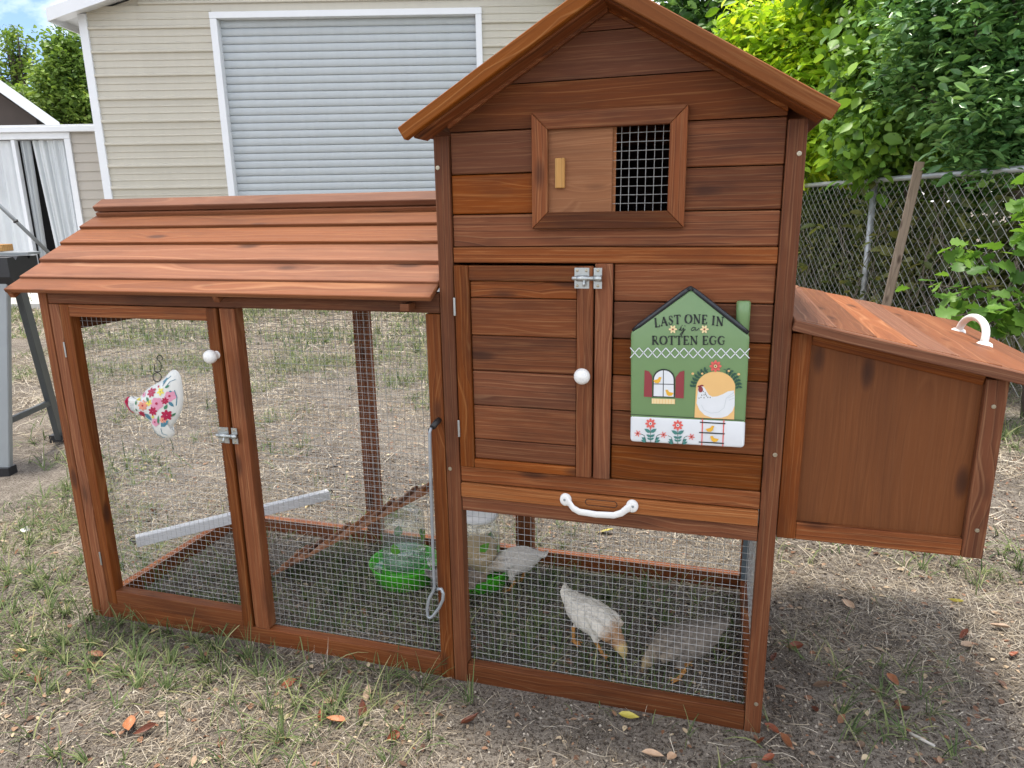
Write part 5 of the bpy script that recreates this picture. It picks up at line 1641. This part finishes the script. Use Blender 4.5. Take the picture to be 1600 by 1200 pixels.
# trees behind the coop's gable, right of the garage
tree('dark_tree', 'dark dense tree behind the hen house roof peak', (0.6, 14.2, 0), [((0.4, 13.9, 4.4), (1.5, 1.2, 1.9), 110), ((-0.6, 14.2, 3.4), (1.3, 1.0, 1.7), 70), ((1.5, 14.2, 3.2), (1.3, 1.0, 1.7), 70)], 60, 0.26, 0.17, 'f_dark', 0.2)
tree('dark_tree', 'tall dark tree behind the yellow-green shrub', (3.2, 12.4, 0), [((3.0, 12.2, 4.2), (1.6, 1.3, 2.0), 120), ((2.1, 12.6, 2.8), (1.3, 1.0, 1.7), 70), ((4.2, 12.2, 3.0), (1.4, 1.1, 2.0), 80)], 60, 0.26, 0.16, 'f_dark', 0.2)
tree('dark_tree', 'dark tree filling the gap behind the vines', (4.4, 8.6, 0), [((4.0, 8.4, 3.2), (1.5, 1.2, 1.6), 130), ((3.2, 8.0, 1.9), (1.0, 1.0, 1.4), 80), ((5.0, 8.0, 2.2), (1.4, 1.1, 1.6), 90)], 60, 0.22, 0.13, 'f_dark', 0.16)
tree('bright_shrub', 'bright yellow-green shrub beside the hen house roof', (1.55, 7.7, 0), [((1.23, 7.03, 2.68), (0.62, 0.5, 0.52), 90), ((1.62, 6.79, 2.43), (0.5, 0.45, 0.6), 80), ((1.35, 6.82, 2.08), (0.55, 0.45, 0.45), 70), ((0.93, 7.24, 3.0), (0.4, 0.4, 0.3), 40), ((1.7, 6.58, 1.85), (0.35, 0.4, 0.3), 40)], 62, 0.13, 0.115, 'f_bright', 0.06, cat='shrub', aspect=0.45)
tree('green_shrub', 'mid green shrub under the yellow-green one', (1.75, 8.0, 0), [((1.60, 7.8, 1.45), (0.60, 0.55, 0.55), 60), ((2.0, 7.6, 0.8), (0.6, 0.5, 0.7), 50), ((1.25, 7.9, 0.9), (0.5, 0.5, 0.7), 40)], 60, 0.14, 0.10, 'f_vine', 0.05, cat='shrub')
# vine-hung tree over the fence
tree('vine_tree', 'tree hung with broad-leaved vines above the fence', (2.75, 6.9, 0), [((1.95, 5.53, 2.27), (0.34, 0.4, 0.72), 90), ((1.86, 5.34, 1.77), (0.2, 0.3, 0.26), 34), ((2.3, 5.86, 2.61), (0.55, 0.5, 0.75), 90), ((2.15, 5.49, 1.85), (0.36, 0.4, 0.3), 50), ((2.94, 6.11, 2.41), (0.9, 0.7, 0.8), 130), ((1.8, 6.57, 3.36), (0.5, 0.5, 0.35), 50)], 72, 0.13, 0.092, 'f_vine', 0.09, aspect=0.62, droop=0.7)
tree('glossy_tree', 'glossy dark-leaved tree leaning in at the upper right', (3.3, 4.9, 0), [((2.15, 4.46, 2.34), (0.42, 0.42, 0.4), 60), ((2.39, 3.98, 1.92), (0.36, 0.4, 0.4), 50), ((2.06, 4.69, 2.04), (0.24, 0.3, 0.24), 26), ((2.44, 4.07, 1.59), (0.26, 0.3, 0.16), 26), ((2.49, 4.15, 2.4), (0.6, 0.6, 0.5), 70), ((2.44, 4.8, 2.72), (0.6, 0.5, 0.35), 50)], 75, 0.11, 0.072, 'f_gloss', 0.09, aspect=0.42, droop=0.15, limbs=40)
tree('thicket', 'dim tangled thicket behind the chain-link fence', (2.9, 5.2, 0), [((2.25, 5.6, 0.75), (0.45, 0.9, 0.65), 70), ((2.9, 4.6, 0.7), (0.5, 0.9, 0.7), 80), ((3.5, 3.4, 0.7), (0.6, 0.9, 0.7), 80), ((1.75, 6.9, 0.75), (0.5, 0.8, 0.65), 70)], 42, 0.16, 0.085, 'f_under', 0.035, cat='thicket', limbs=50, shell=0.2)
# tangle of dry vines on the fence
mb = MB()
for i in range(170):
    tp = random.uniform(-3.5, 3.2); z = random.uniform(0.02, 0.5)
    p = FD * tp + FN * random.uniform(-0.03, 0.35)
    pts = []
    dx, dz = random.uniform(-0.12, 0.12), random.uniform(0.1, 0.24)
    for j in range(6):
        pts.append(Vector((1.81, 5.25, 0)) + p + Vector((0, 0, z)))
        p = p + FD * (dx + random.uniform(-.09, .09)) + FN * random.uniform(-.04, .04); z = min(z + dz * random.uniform(0.2, 1.2), 1.55)
    mb.tube(pts, [random.uniform(0.002, 0.005)] * 6, 4, False)
o = mb.build('dry_vines', 'vine_stem'); tag(o, 'dry grey vine stems tangled in the chain-link fence', 'vines', kind='stuff')
# oak sapling in front of the fence: branches with separate lobed leaves
oak = empty('oak_sapling', (2.36, 3.05, 0), label='oak sapling with lobed leaves in front of the fence at the right edge', cat='sapling')
mb = MB(); tips = []
OB = Vector((2.36, 3.05, 0))
stem = [Vector((0, 0, -0.03)), Vector((-0.03, 0.01, 0.45)), Vector((-0.02, -0.05, 0.9)), Vector((0.02, -0.02, 1.35))]
mb.tube(stem, [0.013, 0.010, 0.007, 0.003], 7)
for (e, st) in (((-0.62, -0.10, 0.78), 0.35), ((-0.50, -0.25, 0.62), 0.3), ((-0.42, 0.05, 0.98), 0.55), ((-0.25, -0.35, 0.70), 0.4), ((-0.20, -0.20, 1.12), 0.7), ((0.1, -0.4, 0.9), 0.6), ((-0.36, -0.05, 0.50), 0.25), ((0.25, 0.1, 1.0), 0.6), ((-0.1, 0.1, 1.35), 0.9)):
    s0 = stem[1].lerp(stem[2], st); e = Vector(e)
    md = s0.lerp(e, 0.5) + Vector((0, 0, 0.05))
    mb.tube([s0, md, e], [0.006, 0.004, 0.002], 5)
    for k in range(24):
        u = random.uniform(0.35, 1.05)
        q = s0.lerp(md, min(1, u * 2)) if u < 0.5 else md.lerp(e, (u - 0.5) * 2)
        tips.append(q + Vector((random.gauss(0, .045), random.gauss(0, .045), random.gauss(0, .03))))
mb.build('stem', 'bark', oak, smooth=True)
TT = np.array([list(v) for v in tips])
me = leaf_mesh('leaf_spray', TT, 0.105 * rng.uniform(0.65, 1.25, len(TT)), rng.normal(0.55, 0.2, len(TT)), 'f_oak', 'oak', 0.95, 0.35)
link('crown', me, None, oak)

# ================================================================== grass, straw, crumbs (nobody could count them)
def blade_mat(name, stops, trans=0.25):
    t = NT(name)
    ti = t.n('Attribute', attribute_name='tint').outputs['Fac']
    c = t.ramp(ti, stops)
    b = t.n('BsdfPrincipled', Roughness=0.6); t.set(b, 'Base Color', c); b.inputs['Specular IOR Level'].default_value = 0.25
    tr = t.n('BsdfTranslucent'); t.set(tr, 'Color', c)
    mx = t.n('MixShader'); mx.inputs[0].default_value = trans
    t.t.links.new(b.outputs[0], mx.inputs[1]); t.t.links.new(tr.outputs[0], mx.inputs[2]); t.t.links.new(mx.outputs[0], t.out.inputs[0])
    return t.m
M['straw'] = blade_mat('dry_straw', [(0.0, (0.10, 0.075, 0.052)), (0.35, (0.26, 0.21, 0.15)), (0.7, (0.45, 0.385, 0.29)), (1.0, (0.62, 0.56, 0.46))], 0.15)
M['grass'] = blade_mat('green_grass', [(0.0, (0.045, 0.080, 0.025)), (0.4, (0.11, 0.165, 0.058)), (0.75, (0.21, 0.25, 0.10)), (1.0, (0.40, 0.38, 0.19))], 0.3)
M['crumb'] = blade_mat('soil_crumb', [(0.0, (0.05, 0.038, 0.03)), (0.6, (0.17, 0.135, 0.105)), (1.0, (0.48, 0.43, 0.36))], 0.0)

def strips(P, heading, L, w, rise, bend, roll, n_seg):
    """ribbons: start P, horizontal heading, length L, width w, elevation angle rise that falls by bend along the blade"""
    n = len(P)
    hx = np.stack([np.cos(heading), np.sin(heading), np.zeros(n)], -1)
    sx = np.stack([-np.sin(heading), np.cos(heading), np.zeros(n)], -1)
    sx = sx * np.cos(roll)[:, None]; sx[:, 2] = np.sin(roll)
    pos = P.copy()
    V = np.empty((n, (n_seg + 1) * 2, 3))
    for s in range(n_seg + 1):
        f = s / n_seg
        wf_ = (1 - 0.75 * f ** 2)
        V[:, 2 * s] = pos + sx * (w * wf_ / 2)[:, None]
        V[:, 2 * s + 1] = pos - sx * (w * wf_ / 2)[:, None]
        e = rise - bend * (f + 0.5 / n_seg)
        pos = pos + (hx * np.cos(e)[:, None] + np.array((0, 0, 1.0)) * np.sin(e)[:, None]) * (L / n_seg)[:, None]
        gz = ground_z(pos[:, 0], pos[:, 1]) + 0.0015
        pos[:, 2] = np.maximum(pos[:, 2], gz)
    F = np.stack([np.array((2 * s, 2 * s + 1, 2 * s + 3, 2 * s + 2)) for s in range(n_seg)])
    F = F[None] + (np.arange(n) * (n_seg + 1) * 2)[:, None, None]
    return V.reshape(-1, 3), F.reshape(-1, 4)

def in_timber(x, y):
    front = (np.abs(y - 0.014) < 0.03) & (x > -1.235) & (x < 0.79)
    back = (np.abs(y - 0.685) < 0.028) & (x > -1.235) & (x < 0.79)
    side = ((np.abs(x + 1.207) < 0.026) | (np.abs(x - 0.765) < 0.026)) & (y > -0.01) & (y < 0.71)
    return front | back | side
# how green and how bare each spot of the yard is
def green(x, y):
    g = fbm(x + 31, y + 7, 4, 1.9)
    g2 = fbm(x - 11, y + 3, 3, 6.0)
    v = (g - 0.46) * 3.2 + (g2 - 0.5) * 2.0
    v = v + 0.62 * np.exp(-((y + 0.16) / 0.20) ** 2) * (x < 0.1) + 0.35 * np.clip((y - 2.6) / 2.5, 0, 1.4) - 0.55 * np.exp(-((y - 2.0) / 0.8) ** 2)
    inside = (x > -1.2) & (x < 0.75) & (y > 0.02) & (y < 0.69)
    v = v + 0.42 * inside
    v = v - 0.62 * ((x > 0.8) & (y < 0.9)) - 0.5 * ((x > 0.05) & (y < 0.0)) + 0.5 * np.exp(-((y + 0.03) / 0.05) ** 2) * (x > -1.3) * (x < 0.8)  # last term: grass added along the front rail in place of a contact shadow
    return np.clip(v, 0, 1)
def bare(x, y):
    b = (fbm(x * 1.0 + 5, y - 40, 4, 1.9) - 0.46) * 3.6 + 0.42 * ((x > 0.7) & (y < 1.3)) + 0.22 * ((x > 0.0) & (y < 0)) + 0.30 * np.exp(-((y - 1.7) / 0.7) ** 2) - 0.15 * ((x < -0.2) & (y < 0)) + 0.28 * ((x > -1.2) & (x < 0.75) & (y > 0.02) & (y < 0.69))
    return np.clip(b, 0, 0.93)
def scatter(x0, x1, y0, y1, dens):
    n = int((x1 - x0) * (y1 - y0) * dens)
    return rng.uniform(x0, x1, n), rng.uniform(y0, y1, n)
def view_keep(x, y, m_=0.25):
    """only the part of the yard in or near the picture"""
    vx, vy = x - CAM.x, y - CAM.y
    f = -0.2843 * vx + 0.9587 * vy; r = 0.9587 * vx + 0.2843 * vy
    return (f > 0.4) & (np.abs(r) < f * 0.80 + 0.9)

SV, SF, ST = [], [], []
off = 0
for (x0, x1, y0, y1, dens, Ls, ws) in ((-2.3, 2.2, -0.85, 1.0, 15500, 0.030, 0.0013), (-5.5, 3.4, 1.0, 4.0, 3300, 0.055, 0.0030), (-11, 5, 4.0, 9.5, 800, 0.08, 0.007)):
    x, y = scatter(x0, x1, y0, y1, dens)
    k = view_keep(x, y) & (rng.random(len(x)) > bare(x, y) * (0.95 if y0 < 4 else 0.5)) & ~in_timber(x, y)
    x, y = x[k], y[k]; n = len(x)
    P_ = np.stack([x, y, ground_z(x, y) + 0.001 + rng.random(n) * 0.006], -1)
    L_ = Ls * rng.lognormal(0, 0.5, n).clip(0.3, 2.6)
    V, F = strips(P_, rng.random(n) * 2 * pi, L_, ws * rng.uniform(0.6, 1.5, n), rng.normal(0.22, 0.28, n), rng.normal(0.5, 0.55, n), rng.normal(0, 0.6, n), 3 if y0 < 0 else 2)
    t_ = np.repeat(np.clip(rng.normal(0.54, 0.30, n) + (fbm(x, y, 3, 3.0) - 0.5) * 0.5, 0, 1), (4 if y0 < 0 else 3) * 2)
    SV.append(V); SF.append(F + off); ST.append(t_); off += len(V)
me = fast_mesh('dry_grass', np.concatenate(SV), np.concatenate(SF), 'straw', {'tint': np.concatenate(ST)})
tag(link('dry_grass', me), 'dry straw-coloured grass matted over the yard', 'dry grass', kind='stuff')

SV, SF, ST = [], [], []
off = 0
for (x0, x1, y0, y1, dens, Ls, ws) in ((-2.3, 2.2, -0.85, 1.0, 4600, 0.062, 0.0030), (-5.5, 3.4, 1.0, 4.0, 2200, 0.075, 0.0048), (-11, 5, 4.0, 9.7, 900, 0.085, 0.008)):
    x, y = scatter(x0, x1, y0, y1, dens)
    # tufts: pull some blades towards tuft centres
    g = green(x, y)
    k = view_keep(x, y) & (rng.random(len(x)) < g) & ~in_timber(x, y)
    x, y = x[k], y[k]
    q = rng.random(len(x)) < 0.7
    cs = 0.095 if y0 < 4 else 0.18
    jx, jy = vnoise(np.floor(x / cs) * 3.7, np.floor(y / cs) * 5.1), vnoise(np.floor(x / cs) * 2.3 + 50, np.floor(y / cs) * 4.3)
    cx, cy = (np.floor(x / cs) + jx) * cs, (np.floor(y / cs) + jy) * cs
    x = np.where(q, cx + (x - cx) * 0.2, x); y = np.where(q, cy + (y - cy) * 0.2, y)
    k = ~in_timber(x, y); x, y, q, cx, cy = x[k], y[k], q[k], cx[k], cy[k]
    n = len(x)
    P_ = np.stack([x, y, ground_z(x, y) - 0.001], -1)
    L_ = Ls * rng.lognormal(0, 0.42, n).clip(0.35, 2.1)
    hd = np.where(q, np.arctan2(y - cy, x - cx) + rng.normal(0, 0.5, n), rng.random(n) * 2 * pi)
    V, F = strips(P_, hd, L_, ws * rng.uniform(0.6, 1.4, n), rng.normal(1.05, 0.28, n), rng.uniform(0.2, 1.7, n), rng.normal(0, 0.3, n), 4 if y0 < 0 else 3)
    t_ = np.repeat(np.clip(rng.normal(0.5, 0.26, n), 0, 1), (5 if y0 < 0 else 4) * 2)
    SV.append(V); SF.append(F + off); ST.append(t_); off += len(V)
me = fast_mesh('green_grass', np.concatenate(SV), np.concatenate(SF), 'grass', {'tint': np.concatenate(ST)})
tag(link('green_grass', me), 'green grass blades in loose tufts over the yard', 'grass', kind='stuff')

# soil crumbs and tiny debris
x, y = scatter(-1.6, 2.2, -0.8, 1.6, 15000)
k = view_keep(x, y) & ~in_timber(x, y) & (rng.random(len(x)) < 0.30 + 0.70 * bare(x, y)); x, y = x[k], y[k]; n = len(x)
OCT = np.array([(1, 0, 0), (-1, 0, 0), (0, 1, 0), (0, -1, 0), (0, 0, 1), (0, 0, -0.6)], float)
OF = np.array([(0, 2, 4), (2, 1, 4), (1, 3, 4), (3, 0, 4), (2, 0, 5), (1, 2, 5), (3, 1, 5), (0, 3, 5)])
s_ = rng.lognormal(-6.35, 0.55, n).clip(0.0006, 0.006)
V = OCT[None] * s_[:, None, None] * rng.uniform(0.5, 1.4, (n, 6, 3))
V[:, :, 0] += x[:, None]; V[:, :, 1] += y[:, None]; V[:, :, 2] += (ground_z(x, y) + s_ * 0.3)[:, None]
me = fast_mesh('soil_crumbs', V.reshape(-1, 3), (OF[None] + (np.arange(n) * 6)[:, None, None]).reshape(-1, 3), 'crumb', {'tint': np.repeat(np.clip(rng.normal(0.42, 0.38, n), 0, 1), 6)})
tag(link('soil_crumbs', me), 'loose soil crumbs and grit on the bare patches', 'soil', kind='stuff')

# ================================================================== fallen leaves
def dead_leaf(seed, curl, asp):
    r_ = random.Random(seed)
    V, F = [], []
    nu, hv = 6, (0.0, 0.55, 1.0)
    for i in range(nu + 1):
        u = i / nu
        wd = asp * 0.5 * (sin(pi * min(1, u ** 0.85)) ** 0.8 if 0 < u < 1 else 0.02)
        for v in (-1.0, -0.5, 0, 0.5, 1.0):
            z = curl * (0.35 * abs(v) ** 1.5 * wd * 2.2) + curl * 0.22 * (u - 0.5) ** 2 * 2 + r_.uniform(-0.012, 0.012)
            V.append((u - 0.5, v * wd * (1 + r_.uniform(-.06, .06)), z))
    for i in range(nu):
        for j in range(4):
            F.append((i * 5 + j, i * 5 + j + 1, (i + 1) * 5 + j + 1, (i + 1) * 5 + j))
    return V, F
def leaf_colour(name, a, b):
    t = NT(name)
    tc = t.n('TexCoord').outputs['Object']
    r = t.n('ObjectInfo').outputs['Random']
    nz = t.noise(tc, 5, 4)
    c = t.mix(nz, a, b)
    hv = t.n('HueSaturation'); t.set(hv, 'Color', c); t.set(hv, 'Value', t.math('MULTIPLY_ADD', r, 0.7, 0.65))
    b_ = t.bsdf(Base_Color=hv.outputs[0], Roughness=0.5)
    t.bump(nz, 0.3, 0.01)
    return t.m
LC = {'r': leaf_colour('rust_leaf', (0.13, 0.035, 0.018), (0.27, 0.075, 0.03)), 'o': leaf_colour('orange_leaf', (0.24, 0.08, 0.035), (0.36, 0.16, 0.07)), 't': leaf_colour('tan_leaf', (0.34, 0.22, 0.14), (0.52, 0.37, 0.25)),
      'd': leaf_colour('dark_leaf', (0.10, 0.06, 0.035), (0.19, 0.11, 0.06)), 'y': leaf_colour('pale_yellow_leaf', (0.55, 0.40, 0.16), (0.66, 0.54, 0.28)), 'Y': leaf_colour('yellow_leaf', (0.62, 0.50, 0.06), (0.75, 0.66, 0.16))}
LM = {}
for c_, m_ in LC.items():
    for v in range(3):
        V, F = dead_leaf(v + ord(c_), (0.5, 1.0, 1.6)[v], (0.42, 0.5, 0.36)[v])
        me = mesh('leaf', V, F, True); me.materials.append(m_); LM[c_, v] = me
LEAVES = [(-1.086, -0.316, 'r'), (-0.698, -0.396, 'o'), (-0.65, -0.4, 'r'), (-0.955, -0.043, 'y'), (-0.219, -0.247, 'o'), (-0.26, -0.244, 'r'), (-0.173, -0.192, 'r'), (-0.271, -0.189, 't'), (-0.341, -0.102, 'd'), (-0.415, -0.155, 'r'), (-0.06, -0.26, 'r'), (0.102, -0.158, 'r'), (-0.193, -0.13, 't'), (0.542, -0.153, 't'), (0.58, -0.155, 't'), (0.781, -0.042, 'r'), (0.809, 0.004, 'r'), (0.835, -0.034, 'o'), (0.795, -0.09, 'r'), (1.071, 0.642, 't'), (1.396, 0.743, 'Y'), (0.473, -0.017, 'Y'), (1.475, 0.613, 't'), (1.362, 0.54, 'r'), (1.356, 0.49, 't'), (1.121, 0.266, 'o'), (0.916, 0.1, 'r'), (1.002, 0.007, 'd'), (0.892, 0.37, 'r'), (0.833, 0.299, 'r'), (0.945, 0.211, 'd'), (-1.02, -0.191, 'o'), (-1.253, -0.234, 'y'), (0.254, 0.97, 'Y'), (-1.012, 0.916, 'y'), (-1.605, 0.664, 'o'), (0.769, 0.408, 'r'), (1.465, 0.468, 'r'), (1.128, 0.153, 'r')]
SPECIAL = {20: 'bright yellow curled leaf on the bare soil right of the coop', 21: 'yellow-green leaf lying against the bottom rail under the hen house', 3: 'pale yellow leaf in front of the run door',
           33: 'yellow leaf in the grass behind the hen house', 34: 'pale yellow leaf behind the run', 35: 'orange leaf behind the run', 32: 'pale yellow leaf at the left edge of the lawn', 19: 'tan leaf on the soil right of the hen house'}
CN = {'r': 'rust-red', 'o': 'orange-brown', 't': 'pale tan', 'd': 'dark brown', 'y': 'pale yellow', 'Y': 'yellow'}
for i, (x, y, c_) in enumerate(LEAVES):
    v = i % 3
    o = link('fallen_leaf', LM[c_, v], None, None)
    s = random.uniform(0.036, 0.056) * (1.15 if c_ in 'Yo' else 1.0)
    if y > 0.9 and x < 0.8:
        s *= 1.3
    yy = y if not (-0.03 < y < 0.05 and x < 0.8) else -0.035
    o.location = (x, yy, float(ground_z(x, yy)) + 0.009)
    o.scale = (s, s, s)
    o.rotation_euler = (random.gauss(0, 0.3), random.gauss(0, 0.25), random.uniform(0, 6.28))
    where = 'in front of the run' if x < 0.0 and y < 0 else ('in front of the hen house' if x < 0.8 and y < 0.05 else 'right of the coop')
    tag(o, SPECIAL.get(i) or '%s dead leaf on the ground %s' % (CN[c_], where), 'leaf', 'fallen leaves')
byl = {}
for o in [o for o in COL.objects if o.name.startswith('fallen_leaf')]:
    byl.setdefault(o['label'], []).append(o)
ORD = ['leftmost', 'second from the left', 'third from the left', 'fourth from the left', 'fifth from the left', 'sixth from the left', 'seventh from the left', 'eighth from the left']
for lb, os_ in byl.items():
    if len(os_) > 1:
        # left to right as one sees them facing the coop
        os_.sort(key=lambda o: (0.9587 * (o.location.x - CAM.x) + 0.2843 * (o.location.y - CAM.y)) / (-0.2843 * (o.location.x - CAM.x) + 0.9587 * (o.location.y - CAM.y)))
        for k, o in enumerate(os_):
            o['label'] = lb.replace('dead leaf on the ground', 'dead leaf,').replace(',', ', ' + ('rightmost' if k == len(os_) - 1 else ORD[k]) + ' of them', 1)
# small broken leaf bits everywhere
x, y = scatter(-2.2, 2.4, -0.8, 2.6, 650)
k = view_keep(x, y) & ~in_timber(x, y); x, y = x[k], y[k]; n = len(x)
P_ = np.stack([x, y, ground_z(x, y) + 0.004], -1)
me = leaf_mesh('leaf_litter', P_, rng.lognormal(-4.5, 0.45, n).clip(0.004, 0.03), rng.random(n), 'crumb', 'plain', 0.6, 0.0, 2.5)
t = NT('litter')
ti = t.n('Attribute', attribute_name='tint').outputs['Fac']
t.bsdf(Base_Color=t.ramp(ti, [(0.0, (0.09, 0.045, 0.028)), (0.4, (0.22, 0.10, 0.05)), (0.7, (0.33, 0.23, 0.15)), (1.0, (0.5, 0.40, 0.26))]), Roughness=0.7)
me.materials.clear(); me.materials.append(t.m)
tag(link('leaf_litter', me), 'small broken bits of dead leaf strewn on the ground', 'leaf litter', kind='stuff')

# twigs and a scrap of white paper
def twig(name, pts, r, mat, label, group=None):
    mb = MB(); mb.tube(pts, [r, r * 1.1, r * 0.9, r * 0.5][:len(pts)], 6)
    return tag(mb.build(name, mat, smooth=True), label, 'twig', group)
M['palewood'] = plain('pale_twig', (0.50, 0.47, 0.42), 0.8, 0.2, 60)
twig('twig', [(1.12, 0.075, 0.006), (1.14, 0.055, 0.009), (1.165, 0.042, 0.006)], 0.0035, 'palewood', 'short pale twig on the soil at the lower right')
twig('twig', [(-0.42, -0.02 - 0.10, 0.01), (-0.36, -0.16, 0.016), (-0.31, -0.21, 0.008)], 0.0022, 'bark', 'thin dark twig on the grass in front of the run')
twig('twig', [(-1.72, 0.50, 0.008), (-1.64, 0.56, 0.014), (-1.56, 0.60, 0.008)], 0.004, 'bark', 'dark twig on the ground left of the run')
mb = MB()
r_ = random.Random(4)
mb.lathe([(0.0, 0.016), (0.010, 0.014), (0.017, 0.008), (0.015, 0.002), (0.0, 0.0)], 10)
mb.v = [(x * r_.uniform(0.6, 1.3), y * r_.uniform(0.6, 1.3), z * r_.uniform(0.6, 1.4)) for x, y, z in mb.v]
tag(mb.build('paper_scrap', 'whitepl', None, (-1.986, 0.397, 0.004)), 'small crumpled white scrap on the ground left of the run', 'scrap')
